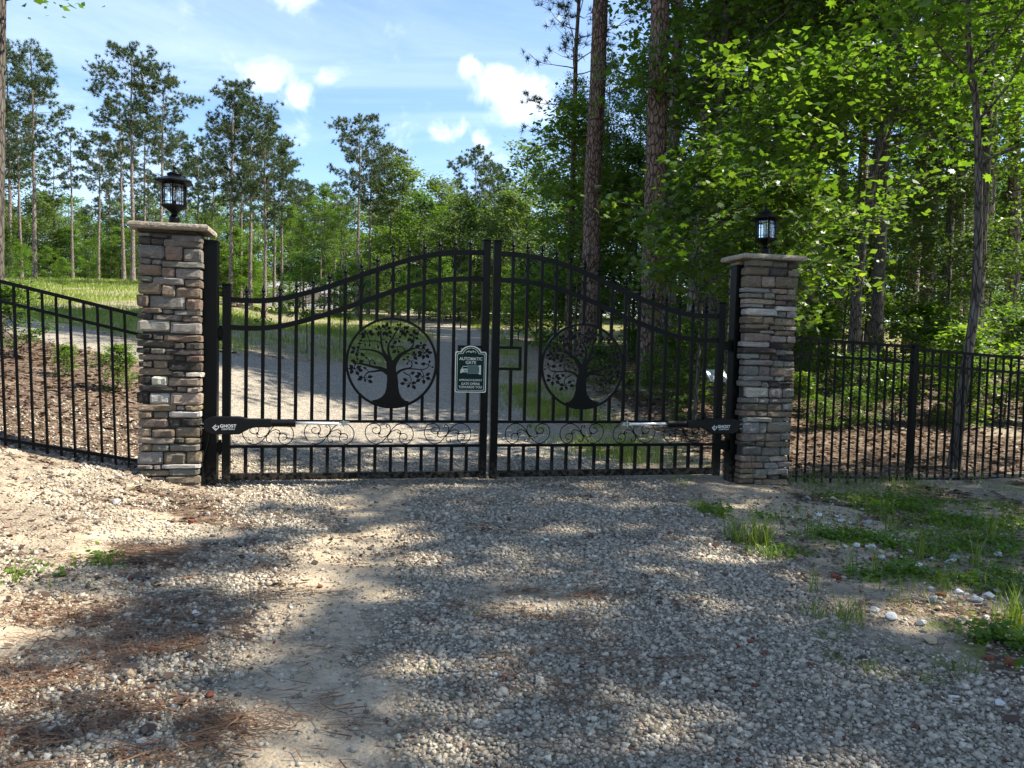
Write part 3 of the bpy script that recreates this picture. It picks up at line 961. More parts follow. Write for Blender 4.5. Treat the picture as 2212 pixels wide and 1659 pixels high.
def ribbon(pts, w0, w1, y0, y1, conv):
    P = smooth_path(pts, 5)
    T = np.gradient(P, axis=0)
    T /= np.linalg.norm(T, axis=1)[:, None]
    N = np.stack([-T[:, 1], T[:, 0]], 1)
    n = len(P)
    wv = w1 + (w0 - w1) * (1 - np.linspace(0, 1, n)) ** 1.6
    L = P + N * wv[:, None] / 2; Rr = P - N * wv[:, None] / 2
    V, F = [], []
    for i in range(n):
        for q, y in ((L[i], y0), (Rr[i], y0), (Rr[i], y1), (L[i], y1)):
            x, z = conv(q)
            V.append((x, y, z))
    for i in range(n - 1):
        for j in range(4):
            F.append((i * 4 + j, i * 4 + (j + 1) % 4, i * 4 + 4 + (j + 1) % 4, i * 4 + 4 + j))
    F += [(3, 2, 1, 0), ((n - 1) * 4, (n - 1) * 4 + 1, (n - 1) * 4 + 2, (n - 1) * 4 + 3)]
    return V, F


_lf = [(0, 0), (.12, .20), (.28, .31), (.46, .33), (.66, .25), (.84, .12), (1, 0), (.84, -.12), (.66, -.25), (.46, -.33), (.28, -.31), (.12, -.20)]
LEAF_ME = MB().prism_xz(_lf, -.004, .004).mesh('leaf')
LEAF_ME.materials.append(MATS['black_metal'])


def make_gate(sgn, label):
    """sgn -1: left leaf, +1: right leaf; s = distance from the meeting line"""
    u_h = sgn * 2.53
    root = groot('gate_leaf', u_h, 0, .0)
    tag(root, label, 'gate', 'pair of arched driveway gate leaves')
    X = lambda s: sgn * s - u_h

    def bar(name, s0, s1, y0, y1, z0, z1, bev=.003):
        a, b = sorted((X(s0), X(s1)))
        return MB().box(a, b, y0, y1, z0, z1).build(name, 'black_metal', root, bevel=bev)
    bar('hinge_stile', 2.490, 2.564, -.037, .037, .075, 1.938, .005)
    bar('stile_cap', 2.486, 2.568, -.041, .041, 1.936, 1.952, .005)
    bar('latch_stile', .017, .093, -.037, .037, .075, 2.478, .005)
    bar('stile_cap', .013, .097, -.041, .041, 2.476, 2.492, .005)
    bar('bottom_rail', .09, 2.495, -.028, .028, .088, .152)
    bar('lower_rail', .09, 2.495, -.02, .02, .397, .424)
    bar('middle_rail', .09, 2.495, -.02, .02, .640, .667)
    for name, fn in (('arched_rail', up_z), ('arched_rail', lo_z)):
        V, F = sweep_rect(fn, .085, 2.50, .049, .04)
        MB().add([(X(x), y, z) for x, y, z in V], F).build(name, 'black_metal', root)
    cs, cz, cr = S0 + 6 * SP, 1.232, .441
    for k in range(1, 16):
        s = S0 + SP * k
        hw = .0158
        zu, zl = up_z(s) - .012, lo_z(s)
        dx = abs(s - cs)
        spans = [(.655, zu)]
        if dx < .40:
            h = math.sqrt((cr - .012) ** 2 - dx * dx)
            spans = [(.655, cz - h), (cz + h, zu)]
        if k == 1:
            spans = [(.655, 1.19), (1.412, zu)]
        for a, b in spans:
            bar('picket', s - hw, s + hw, -hw, hw, a, b, .0018)
        bar('short_picket', s - hw, s + hw, -hw, hw, .147, .402, .0018)
        f = MB().lathe([(.012, 0), (.015, .010), (.010, .014), (.010, .026), (.022, .030), (.024, .038), (.011, .046), (.009, .052), (.019, .066), (.021, .074), (.012, .098), (.004, .124), (.001, .130)], 8, (X(s), 0, up_z(s) + .020))
        for q in range(4):                       # four small leaves under the spear point
            a = q * PI / 2
            dx_, dy_ = math.cos(a), math.sin(a)
            c0 = np.array([X(s), 0, up_z(s) + .050])
            f.tube([c0 + (0, 0, 0), c0 + (dx_ * .018, dy_ * .018, .004), c0 + (dx_ * .028, dy_ * .028, -.006), c0 + (dx_ * .030, dy_ * .030, -.014)], [.005, .005, .004, .002], 5)
        f.build('finial', 'black_metal', root)
        if k % 2 == 0:
            zc = (up_z(s) + lo_z(s)) / 2
            slope = (up_z(s + .05) - up_z(s - .05)) / .1
            for sd in (-1, 1):
                c = [(.052, .036), (.060, .044), (.070, .046), (.078, .040), (.079, .052), (.070, .064), (.055, .066), (.038, .055), (.025, .035), (.018, .012), (.018, -.012), (.025, -.035), (.038, -.055), (.055, -.066), (.070, -.064), (.079, -.052), (.078, -.040), (.070, -.046), (.060, -.044), (.052, -.036)]
                P = smooth_path([(X(s) + sd * a, 0, zc + b + sgn * sd * a * slope * .55) for a, b in c], 3)
                MB().tube(P, .0044, 6).build('scroll', 'black_metal', root)
    # latch box frame
    m = MB()
    for (s0, s1, z0, z1) in ((.09, .328, 1.396, 1.424), (.09, .328, 1.180, 1.208), (.300, .328, 1.2085, 1.3955)):
        a, b = sorted((X(s0), X(s1)))
        m.box(a, b, -.017, .017, z0, z1)
    m.build('latch_frame', 'black_metal', root)
    # four flourishes between the straight rails
    ST = [[(945, 440), (915, 475), (880, 510), (840, 527), (800, 520), (760, 490), (737, 445), (740, 400), (765, 368), (800, 356), (840, 362), (865, 385), (868, 415), (855, 438)],
          [(855, 438), (835, 443), (805, 432), (795, 410), (810, 393), (835, 390)],
          [(870, 448), (855, 438), (855, 462), (880, 472), (915, 462), (945, 440), (975, 418), (1010, 408), (1038, 420), (1042, 442)],
          [(945, 440), (960, 415), (985, 385), (1020, 362), (1060, 354), (1100, 365), (1140, 400), (1153, 445), (1140, 490), (1110, 520), (1080, 528), (1045, 510), (1030, 480), (1040, 442)],
          [(1012, 430), (1040, 442), (1070, 440), (1095, 455), (1098, 475), (1085, 490), (1060, 492)],
          [(945, 440), (952, 405), (945, 377), (925, 365), (915, 380), (930, 390)], [(945, 440), (930, 470), (935, 500), (955, 513), (972, 505), (965, 488)]]
    for i in range(4):
        c = .410 + .238 + i * .577 - .236
        c = [.411 + .2385, .888 + .241, 1.472 + .0 + .24, 2.05 + .24][i] - .2367 + .0
        c = (.4125, .994, 1.574, 2.146)[i]
        m = MB()
        for st in ST:
            P = smooth_path([(X(c) - sgn * (a - 945) * .00113 * (1 if sgn < 0 else 1), 0, .532 - (b - 441) * .00119) for a, b in st], 4)
            m.tube(P, .0046, 6)
        for (a, b) in ((945, 440), (855, 438), (1040, 442)):
            m.lathe([(.004, -.012), (.010, -.006), (.010, .006), (.004, .012)], 8, (X(c) - sgn * (a - 945) * .00113, 0, .532 - (b - 441) * .00119))
        m.build('flourish', 'black_metal', root)
    # tree medallion
    ring = MB()
    n = 72
    V, F = [], []
    for i in range(n):
        a = 2 * PI * i / n
        for (r_, y) in ((cr + .008, -.022), (cr + .008, .022), (cr - .016, .022), (cr - .016, -.022)):
            V.append((X(cs) + r_ * math.cos(a), y, cz + r_ * math.sin(a)))
    for i in range(n):
        for j in range(4):
            F.append((i * 4 + j, i * 4 + (j + 1) % 4, ((i + 1) % n) * 4 + (j + 1) % 4, ((i + 1) % n) * 4 + j))
    med = ring.add(V, F).build('medallion', 'black_metal', root)
    med['label'] = 'round medallion with a cut-out leafy tree'
    conv = lambda q: (X(cs) - sgn * (q[0] - TCX) * TREE_SC, cz - (q[1] - TCY) * TREE_SC)
    MB().prism_xz([conv(q) for q in TRUNK], -.004, .004).build('trunk', 'black_metal', med)
    for i, (pts, w0, w1) in enumerate(BR):
        d = .0030 + (i % 5) * .0002
        MB().add(*ribbon(pts, w0, w1 + 2, -d, d, conv)).build('branch', 'black_metal', med)
    for (bx, by, tips) in LEAF:
        for (tx, ty) in tips:
            b, t_ = conv((bx, by)), conv((tx, ty))
            L = math.hypot(t_[0] - b[0], t_[1] - b[1])
            ang = math.atan2(t_[1] - b[1], t_[0] - b[0])
            st = max(0.0, L - .052) if L > .06 else L * .22
            o = link('leaf', LEAF_ME, None, med, (b[0] + math.cos(ang) * st, 0, b[1] + math.sin(ang) * st), (0, -ang, 0), (L - st, 1, (L - st) * 1.02))
            if st > .008:
                MB().add(*ribbon([(bx, by), ((bx + tx) / 2, (by + ty) / 2), (bx + (tx - bx) * min(1, (st + .01) / L), by + (ty - by) * min(1, (st + .01) / L))], 8, 7, -.0025, .0025, conv)).build('leaf_stalk', 'black_metal', med)
    return root


make_gate(-1, 'left half of the black arched metal gate, with the green sign on it')
make_gate(1, 'right half of the black arched metal gate, nearer the woods')


# ------------------------------------------------------------------ gate openers
def make_opener(sgn, label):
    root = groot('gate_opener', sgn * 2.60, .14, .62)
    tag(root, label, 'gate opener', 'black arm openers on the gate')
    X = lambda u: sgn * (u - 2.60)
    Z = lambda z: z - .62
    prof = [(2.70, .672), (2.66, .700), (2.62, .711), (2.39, .711), (2.315, .691), (2.10, .689), (2.10, .612), (2.275, .611), (2.388, .545), (2.62, .545), (2.68, .568), (2.70, .60)]
    P = [(X(a), Z(b)) for a, b in prof]
    MB().prism_xz(P, -.045, .045).build('housing', 'black_plastic', root, bevel=.009, seg=2)
    a, b = sorted((X(2.12), X(1.93)))
    e0, e1 = sorted((X(1.955), X(1.884)))
    MB().tube([(X(2.13), 0, Z(.650)), (X(1.95), 0, Z(.650))], .036, 16).build('arm_tube', 'black_plastic', root, smooth=False)
    MB().tube([(X(1.957), 0, Z(.650)), (X(1.884), 0, Z(.650))], .038, 16).build('end_collar', 'black_plastic', root)
    MB().tube([(X(1.89), 0, Z(.650)), (X(1.46), 0, Z(.645))], .0135, 12).build('push_rod', 'white_rod', root, smooth=True)
    m = MB()
    x0, x1 = sorted((X(1.475), X(1.385)))
    m.box(x0, x1, -.016, .022, Z(.630), Z(.634)).box(x0, x1, -.016, .022, Z(.660), Z(.664))
    m.box(x0 + .02, x1 - .02, .018, .110, Z(.6345), Z(.6595))
    m.build('rod_bracket', 'zinc', root)
    MB().lathe([(.008, -.030), (.008, .030)], 8, (X(1.44), 0, Z(.647))).build('bolt', 'zinc', root)
    m = MB()
    x0, x1 = sorted((X(2.685), X(2.76)))
    m.box(x0, x1, -.03, .05, Z(.640), Z(.646)).box(x0, x1, -.03, .05, Z(.600), Z(.606))
    m.build('post_bracket', 'zinc', root)
    for z in (.655, .59):
        MB().lathe([(.009, -.010), (.009, .010)], 6, (X(2.725), -.01, Z(z))).build('bolt', 'zinc', root)
    # printed mark and lettering on the camera side
    yf = -.0465
    cx = 2.505 if sgn < 0 else 2.49
    o = link('lettering', text_mesh('GHOST', .041, .0009, .0004, 'CENTER', 1.06), 'print_white', root, (X(cx) + .020, yf, Z(.612)), (PI / 2, 0, 0), (1.02, 1, 1))
    o = link('lettering', text_mesh('CONTROLS', .019, .0004, .0004, 'CENTER', 1.22), 'print_white', root, (X(cx) + .020, yf, Z(.590)), (PI / 2, 0, 0))
    m = MB()
    lx, lz = X(cx) - .088, Z(.6115)
    for (r0, r1, angs) in ((.030, .022, (90, 180, 270, 360, 405)), (.016, .009, (45, 90, 180, 270, 300))):
        pts = [(lx + r0 * math.cos(rad(t)), lz + r0 * math.sin(rad(t))) for t in angs]
        pin = [(lx + r1 * math.cos(rad(t)), lz + r1 * math.sin(rad(t))) for t in angs]
        for i in range(len(pts) - 1):
            m.prism_xz([pts[i], pts[i + 1], pin[i + 1], pin[i]], yf - .0002, yf + .0006)
    m.build('emblem', 'print_white', root)
    return root


make_opener(-1, 'black gate opener arm on the left gate half with white lettering')
make_opener(1, 'black gate opener arm on the right gate half with white lettering')

# ------------------------------------------------------------------ sign
sr = groot('gate_sign', -.2, .042, .951)
tag(sr, 'small dark green sign reading automatic gate, wired to the left gate half', 'sign')


def sign_outline(w_, h_, inset, n=9):
    a = w_ / 2 - inset
    hs = .412 - inset                       # shoulder height
    rr = .018
    P = []
    for (cx_, cz_, a0, a1) in ((a - rr, inset + rr, -90, 0), (a - rr, hs - rr, 0, 90)):
        for i in range(5):
            t_ = rad(a0 + (a1 - a0) * i / 4)
            P.append((cx_ + rr * math.cos(t_), cz_ + rr * math.sin(t_)))
    nr = .104 - inset
    P.append((nr + .006, hs))
    for i in range(15):
        t_ = rad(18 + 144 * i / 14)
        P.append((math.cos(t_) / math.cos(rad(18)) * nr, hs + (math.sin(t_) - math.sin(rad(18))) * (h_ - inset - hs) / (1 - math.sin(rad(18)))))
    P.append((-nr - .006, hs))
    for (cx_, cz_, a0, a1) in ((-a + rr, hs - rr, 90, 180), (-a + rr, inset + rr, 180, 270)):
        for i in range(5):
            t_ = rad(a0 + (a1 - a0) * i / 4)
            P.append((cx_ + rr * math.cos(t_), cz_ + rr * math.sin(t_)))
    return P


SW, SHT = .318, .470
MB().prism_xz(sign_outline(SW, SHT, 0), -.002, .003).build('panel', 'sign_green', sr)


def outline_strip(name, i0, i1, y, mat):
    A, B = sign_outline(SW, SHT, i0), sign_outline(SW, SHT, i1)
    n = len(A)
    V = [(x, y, z) for x, z in A] + [(x, y, z) for x, z in B] + [(x, y + .0008, z) for x, z in A] + [(x, y + .0008, z) for x, z in B]
    F = [(i, (i + 1) % n, n + (i + 1) % n, n + i) for i in range(n)] + [(2 * n + i, 3 * n + i, 3 * n + (i + 1) % n, 2 * n + (i + 1) % n) for i in range(n)]
    F += [(i, 2 * n + i, 2 * n + (i + 1) % n, (i + 1) % n) for i in range(n)] + [(n + i, n + (i + 1) % n, 3 * n + (i + 1) % n, 3 * n + i) for i in range(n)]
    MB().add(V, F).build(name, mat, sr)


outline_strip('border', .0, .010, -.0034, 'sign_cream')
outline_strip('border_line', .020, .0245, -.0034, 'sign_cream')
for body, size, z, sx in (('AUTOMATIC', .043, .325, .94), ('GATE', .043, .287, 1.0), ('APPROACH SLOWLY', .0275, .116, .90), ('GATE OPENS', .033, .077, .98), ('TOWARDS YOU', .033, .044, .98)):
    link('lettering', text_mesh(body, size, .0006, .0004), 'sign_cream', sr, (0, -.0034, z), (PI / 2, 0, 0), (sx, 1, 1))
# flourish on the arch
m = MB()
for s_ in (-1, 1):
    for c in ([(0, .408), (.012, .418), (.026, .417), (.030, .408), (.020, .405)], [(.006, .405), (.03, .413), (.046, .410), (.050, .400), (.042, .397)]):
        m.tube(smooth_path([(s_ * a, -.0034, b) for a, b in c], 4), .0018, 5)
m.prism_xz([(0, .414), (.006, .405), (0, .396), (-.006, .405)], -.0040, -.0030)
m.build('flourish', 'sign_cream', sr)
# picture of a car at a gate
m = MB()
YF0, YF1 = -.0042, -.0030
m.prism_xz([(-.104, .196), (-.104, .222), (-.098, .236), (-.090, .240), (-.030, .240), (-.030, .203), (-.088, .203), (-.088, .196)], YF0, YF1)
m.prism_xz([(-.092, .241), (-.084, .258), (-.074, .2655), (-.030, .2655), (-.030, .260), (-.072, .260), (-.080, .2545), (-.086, .241)], YF0, YF1)
m.build('car_picture', 'sign_cream', sr)
m = MB().prism_xz([(-.098, .226), (-.090, .226), (-.084, .221), (-.094, .220)], YF0 - .0008, YF0 - .0001)
m.prism_xz([(-.076, .228), (-.036, .228), (-.036, .220), (-.070, .220)], YF0 - .0008, YF0 - .0001).prism_xz([(-.070, .212), (-.040, .212), (-.040, .208), (-.068, .208)], YF0 - .0008, YF0 - .0001)
m.build('car_grille', 'sign_green', sr)
m = MB()
for i in range(18):
    x = -.034 + i * .0066
    m.box(x, x + .0036, YF0, YF1, .196, .268)
m.box(-.036, .086, YF0 - .0006, YF1, .190, .196).box(-.036, .086, YF0 - .0006, YF1, .268, .274)
m.build('gate_picture', 'sign_dim', sr)
MB().box(.086, .104, YF0, YF1, .182, .276).box(.078, .0865, YF0 - .001, YF1, .258, .268).box(.078, .0865, YF0 - .001, YF1, .192, .202).build('gatepost_picture', 'sign_cream', sr)
m = MB().tube([(-.018, .01, .472), (-.004, -.004, .444), (.0, -.006, .436)], .0022, 5).tube([(.014, .01, .472), (.004, -.005, .448), (.0, -.006, .436)], .0022, 5)
m.tube([(-.014, -.004, .026), (-.022, -.002, .004), (-.03, .01, -.006)], .0022, 5)
m.build('wire_tie', 'cable', sr)


# ------------------------------------------------------------------ fences
def make_fence(name, u0, u1, ztop, zbot, spacing, label, lean=0.0, first=.5, group=None):
    """ztop/zbot: functions of u for the top rail and picket foot; pickets plumb or leaning along the fence"""
    zb = min(zbot(u0), zbot(u1))
    root = groot(name, (u0 + u1) / 2, 0, zb)
    tag(root, label, 'fence', group)
    uc = (u0 + u1) / 2
    n = int((u1 - u0) / spacing)

    def rail(rname, f, h):
        P = []
        a, b = u0, u1
        V = []
        for u in (a, b):
            for (y, dz) in ((-.014, -h / 2), (.014, -h / 2), (.014, h / 2), (-.014, h / 2)):
                V.append((u - uc + lean * (f(u) - zb), y, f(u) + dz - zb))
        F = [(0, 1, 5, 4), (1, 2, 6, 5), (2, 3, 7, 6), (3, 0, 4, 7), (3, 2, 1, 0), (4, 5, 6, 7)]
        MB().add(V, F).build(rname, 'black_metal', root)
    rail('top_rail', ztop, .034)
    rail('middle_rail', lambda u: ztop(u) - .175, .030)
    rail('bottom_rail', lambda u: zbot(u) + .115, .030)
    for i in range(n):
        u = u0 + (i + first) * spacing
        if u > u1:
            break
        z0, z1 = zbot(u) - zb, ztop(u) - zb
        hw = .0095
        V = []
        for (z, x) in ((z0, u - uc + lean * z0), (z1, u - uc + lean * z1)):
            V += [(x - hw, -hw, z), (x + hw, -hw, z), (x + hw, hw, z), (x - hw, hw, z)]
        MB().add(V, [(3, 2, 1, 0), (4, 5, 6, 7), (0, 1, 5, 4), (1, 2, 6, 5), (2, 3, 7, 6), (3, 0, 4, 7)]).build('picket', 'black_metal', root)
    return root


make_fence('metal_fence', -6.4, -3.24, lambda u: 1.640 + (-3.30 - u) * .235, lambda u: .165 + (-3.30 - u) * .185, .1135, 'black metal fence climbing the bank left of the left pillar', lean=-.028, first=.62)
make_fence('metal_fence', 3.30, 4.905, lambda u: 1.595 - (u - 3.3) * .045, lambda u: -.06 - (u - 3.3) * .03, .108, 'level black metal fence panel between the right pillar and the fence post', first=.9, group='black fence panels right of the gate')
make_fence('metal_fence', 5.0, 8.4, lambda u: 1.500 - (u - 4.9) * .05, lambda u: -.12 - (u - 4.9) * .005, .108, 'black metal fence panel running from the fence post to the right picture edge', first=.8, group='black fence panels right of the gate')
fp = groot('fence_post', 4.953, 0, -.2)
tag(fp, 'square black fence post between the two fence panels on the right', 'post')
MB().box(-.034, .034, -.034, .034, -.2, 1.735).build('tube', 'black_metal', fp, bevel=.004)
MB().box(-.038, .038, -.038, .038, 1.732, 1.752).build('cap', 'black_metal', fp, bevel=.005)


# ------------------------------------------------------------------ trees: generators
def unit(v):
    return v / (np.linalg.norm(v, axis=-1, keepdims=True) + 1e-9)


LOBED = np.array([(0, 0), (.10, .10), (.36, .05), (.22, .24), (.52, .36), (.28, .46), (.44, .72), (.16, .66), (0, 1.0), (-.16, .66), (-.44, .72), (-.28, .46), (-.52, .36), (-.22, .24), (-.36, .05), (-.10, .10)])
SIMPLE = np.array([(0, 0), (.30, .42), (0, 1.0), (-.30, .42)])


def leaves_mesh(name, P, size, rng, shape=SIMPLE, up=.9, droop=.35, lvbias=None, out_from=None):
    """one small face per leaf at points P"""
    n = len(P)
    N = unit(np.stack([rng.normal(0, .55, n), rng.normal(0, .55, n), np.full(n, up)], 1))
    a = rng.uniform(0, 2 * PI, n)
    D = np.stack([np.cos(a), np.sin(a), np.full(n, -droop)], 1)
    if out_from is not None:
        o = P - out_from
        o[:, 2] = 0
        D = D + unit(o) * .7
    D = unit(D - N * np.sum(D * N, 1, keepdims=True) * .8)
    S = np.cross(D, N)
    sz = size * np.clip(rng.lognormal(0, .28, n), .4, 1.7)
    m = len(shape)
    fold = np.abs(shape[:, 0]) * .35
    V = P[:, None, :] + sz[:, None, None] * (shape[None, :, 0, None] * S[:, None, :] + shape[None, :, 1, None] * D[:, None, :] - (fold[None, :, None] + .12 * shape[None, :, 1, None] ** 2) * N[:, None, :])
    F = np.arange(n * m).reshape(n, m)
    lv = np.clip(rng.normal(.45, .22, n) if lvbias is None else rng.normal(.45, .18, n) + lvbias, 0, 1)
    return npmesh(name, V.reshape(-1, 3), F, np.repeat(lv, m))


class Wood:
    def __init__(self):
        self.V, self.F, self.n = [], [], 0

    def tube(self, P, R, n):
        V, F = tube_np(np.asarray(P, float), np.asarray(R, float), n, False)
        self.V.append(V)
        self.F.append(np.array(F) + self.n)
        self.n += len(V)

    def mesh(self, name):
        return npmesh(name, np.concatenate(self.V), np.concatenate(self.F), smooth=True)


def gen_decid(seed, Ht, cb, R, r0, nl, nleaf, ls, path=None, shape=SIMPLE, spread=.24, elev0=.15, twig=4, bend=.5, sides=9):
    rng = np.random.RandomState(seed)
    wd = Wood()
    k = 14
    t = np.linspace(0, 1, k)
    if path is None:
        wx = np.cumsum(rng.normal(0, bend * .09, k)) * np.linspace(0, 1, k); wy = np.cumsum(rng.normal(0, bend * .09, k)) * np.linspace(0, 1, k)
        T = np.stack([wx, wy, t * Ht], 1)
    else:
        T = smooth_path(path, 4)
        k = len(T)
        t = (T[:, 2] - T[0, 2]) / (T[-1, 2] - T[0, 2])
        Ht = T[-1, 2]
    rt = r0 * (1 - t * .88) * (1 + .35 * np.exp(-t * 30))
    wd.tube(T, rt, sides)
    segs, wts = [], []
    for i in range(nl):
        h = cb + (.98 - cb) * ((i + rng.uniform(.2, .8)) / nl) ** .95
        p0 = np.array([np.interp(h, t, T[:, j]) for j in range(3)])
        q = (h - cb) / (1 - cb)
        az = i * 2.399 + rng.uniform(-.5, .5)
        L = R * (.45 + .75 * math.sin(PI * min(1, .22 + .75 * q))) * rng.uniform(.65, 1.15) * (1 - .45 * q ** 3)
        el = elev0 + .75 * q + rng.uniform(-.15, .2)
        d = np.array([math.cos(az) * math.cos(el), math.sin(az) * math.cos(el), math.sin(el)])
        m = 6
        pts = [p0]
        dd = d.copy()
        for j in range(m):
            dd = unit(dd + rng.normal(0, .14, 3) + np.array([0, 0, .03]))
            pts.append(pts[-1] + dd * L / m)
        pts = np.array(pts)
        rl = max(.012, np.interp(h, t, rt) * .5) * np.linspace(1, .16, m + 1)
        wd.tube(pts, rl, 5)
        for j in range(2, m):
            segs.append((pts[j], pts[j + 1])); wts.append(.7)
        for s in range(twig):
            f = rng.uniform(.25, .95)
            b0 = pts[0] + 0
            fi = f * m
            a_ = int(fi)
            b0 = pts[a_] + (pts[min(m, a_ + 1)] - pts[a_]) * (fi - a_)
            sg = 1 if s % 2 else -1
            az2 = az + sg * rng.uniform(.5, 1.2)
            el2 = el * .5 + rng.uniform(-.3, .35)
            d2 = np.array([math.cos(az2) * math.cos(el2), math.sin(az2) * math.cos(el2), math.sin(el2)])
            L2 = L * rng.uniform(.25, .55)
            pp = [b0]
            for j in range(3):
                d2 = unit(d2 + rng.normal(0, .2, 3))
                pp.append(pp[-1] + d2 * L2 / 3)
            pp = np.array(pp)
            wd.tube(pp, np.linspace(max(.006, rl[a_] * .45), .004, 4), 4)
            for j in range(3):
                segs.append((pp[j], pp[j + 1])); wts.append(1.0 + .5 * j)
    A = np.array([s[0] for s in segs]); B = np.array([s[1] for s in segs])
    wts = np.array(wts) * (np.linalg.norm(B - A, axis=1) + .15) * np.exp(rng.normal(0, .55, len(A)))
    wts /= wts.sum()
    idx = rng.choice(len(A), nleaf, p=wts)
    f = rng.uniform(0, 1.1, (nleaf, 1))
    P = A[idx] + (B[idx] - A[idx]) * f + rng.normal(0, 1, (nleaf, 3)) * np.array([spread, spread, spread * .62])
    tone = rng.normal(0, .10, len(A))[idx]
    lm = leaves_mesh('crown', P, ls, rng, shape, lvbias=tone)
    return wd.mesh('trunk'), lm


def gen_pine(seed, Ht, cb, R, r0, nl, ntuft, blades, nlen, nw, lean=0.0, flat=1.0, tuft_pull=0.0, sides=9):
    rng = np.random.RandomState(seed)
    wd = Wood()
    k = 14
    t = np.linspace(0, 1, k)
    wx = np.cumsum(rng.normal(0, .05, k)) * t + lean * t * Ht; wy = np.cumsum(rng.normal(0, .05, k)) * t
    T = np.stack([wx, wy, t * Ht], 1)
    rt = r0 * (1 - t * .86) * (1 + .25 * np.exp(-t * 30))
    wd.tube(T, rt, sides)
    ends = []
    for i in range(nl):
        q = ((i + rng.uniform(0, 1)) / nl)
        h = cb + (.985 - cb) * q
        p0 = np.array([np.interp(h, t, T[:, j]) for j in range(3)])
        az = i * 2.399 + rng.uniform(-.6, .6)
        prof = (q ** .55) * (1 - q ** 2.6) * 1.75 + .12
        L = R * min(1.05, prof) * rng.uniform(.6, 1.15) + .25
        el = -.12 + .85 * q + rng.uniform(-.15, .2)
        d = np.array([math.cos(az) * math.cos(el), math.sin(az) * math.cos(el), math.sin(el)])
        m = 5
        pts = [p0]
        for j in range(m):
            d = unit(d + rng.normal(0, .12, 3) + np.array([0, 0, .09]))
            pts.append(pts[-1] + d * L / m)
        pts = np.array(pts)
        rl = max(.014, np.interp(h, t, rt) * .32) * np.linspace(1, .22, m + 1)
        wd.tube(pts, rl, 5)
        ends += [(pts[-1], d, 1.6), (pts[-2], d, 1.0)]
        nt = max(2, int(L * 2.4))
        for s in range(nt):
            f = rng.uniform(.38, 1.0) * m
            a_ = min(m - 1, int(f))
            b0 = pts[a_] + (pts[a_ + 1] - pts[a_]) * (f - a_)
            az2 = az + rng.choice([-1, 1]) * rng.uniform(.4, 1.2)
            d2 = np.array([math.cos(az2), math.sin(az2), rng.uniform(.0, .7)])
            d2 = unit(d2)
            L2 = L * rng.uniform(.16, .38) + .1
            pp = np.array([b0, b0 + d2 * L2 * .5, b0 + d2 * L2 + np.array([0, 0, .08])])
            wd.tube(pp, [rl[a_] * .5 + .004, .006, .004], 4)
            ends += [(pp[2], d2, 1.5), (pp[1], d2, .8)]
    pw = np.array([e[2] for e in ends]); pw /= pw.sum()
    idx = rng.choice(len(ends), ntuft, p=pw)
    P = np.array([e[0] for e in ends])[idx] + rng.normal(0, 1, (ntuft, 3)) * np.array([.19, .19, .13]) * R / 2.6
    D = unit(np.array([e[1] for e in ends])[idx] + rng.normal(0, .5, (ntuft, 3)) + np.array([0, 0, .35]))
    # needles radiate from each shoot
    n = ntuft * blades
    Pn = np.repeat(P, blades, 0)
    Dn = unit(np.repeat(D, blades, 0) * .75 + rng.normal(0, .75, (n, 3)))
    Sn = unit(np.cross(Dn, rng.normal(0, 1, (n, 3))))
    ln = nlen * rng.uniform(.6, 1.15, (n, 1))
    V = np.stack([Pn + Sn * nw, Pn - Sn * nw, Pn + Dn * ln], 1).reshape(-1, 3)
    lv = np.clip(np.repeat(rng.normal(.42, .2, ntuft), blades) + rng.normal(0, .1, n), 0, 1)
    lm = npmesh('crown', V, np.arange(n * 3).reshape(n, 3), np.repeat(lv, 3))
    return wd.mesh('trunk'), lm


PROTO = {}
rr0 = random.Random(77)


def proto(key, meshes, wm, lm, Ht):
    meshes[0].materials.append(MATS[wm])
    meshes[1].materials.append(MATS[lm])
    PROTO[key] = (meshes[0], meshes[1], Ht)


for i in range(5):
    proto('pine%d' % i, gen_pine(100 + i, 20, (.52, .60, .46, .64, .55)[i], (2.7, 2.3, 2.6, 2.9, 2.1)[i], .21, (44, 34, 46, 36, 34)[i], (900, 680, 950, 820, 620)[i], 24, .36, .024, (0, .01, -.012, .015, 0)[i]), 'bark_pale', 'needle', 20)
for i in range(4):
    proto('tree%d' % i, gen_decid(200 + i, 16, (.36, .44, .30, .40)[i], (3.0, 2.5, 2.8, 3.4)[i], (.14, .12, .13, .16)[i], (40, 34, 42, 42)[i], 10500, .108, spread=.19, twig=7, shape=LOBED), 'bark_grey', 'leaf_green' if i % 2 == 0 else 'leaf_bright', 16)
for i in range(3):
    proto('far%d' % i, gen_decid(250 + i, 16, (.10, .14, .06)[i], (4.2, 3.4, 4.8)[i], .15, 46, 8000, .28, spread=.40, twig=5, elev0=-.1), 'bark_grey', ('leaf_pale', 'leaf_pale', 'leaf_green')[i], 16)
for i in range(3):
    proto('low%d' % i, gen_decid(300 + i, 6.5, (.14, .10, .2)[i], (1.7, 1.9, 1.5)[i], .055, 30, 7500, .115, spread=.17, twig=4), 'bark_grey', ('leaf_green', 'leaf_bright', 'leaf_pale')[i], 6.5)
for i in range(2):
    proto('sapling%d' % i, gen_decid(330 + i, 3.6, (.36, .30)[i], (.85, .75)[i], .024, 24, 3600, .085, spread=.10, twig=4), 'bark_grey', 'leaf_bright', 3.6)
for i in range(2):
    proto('shrub%d' % i, gen_decid(350 + i, 1.6, .06, (.85, .7)[i], .016, 20, 2600, .075, spread=.10, twig=4, elev0=.5), 'bark_grey', 'leaf_bright' if i else 'leaf_green', 1.6)


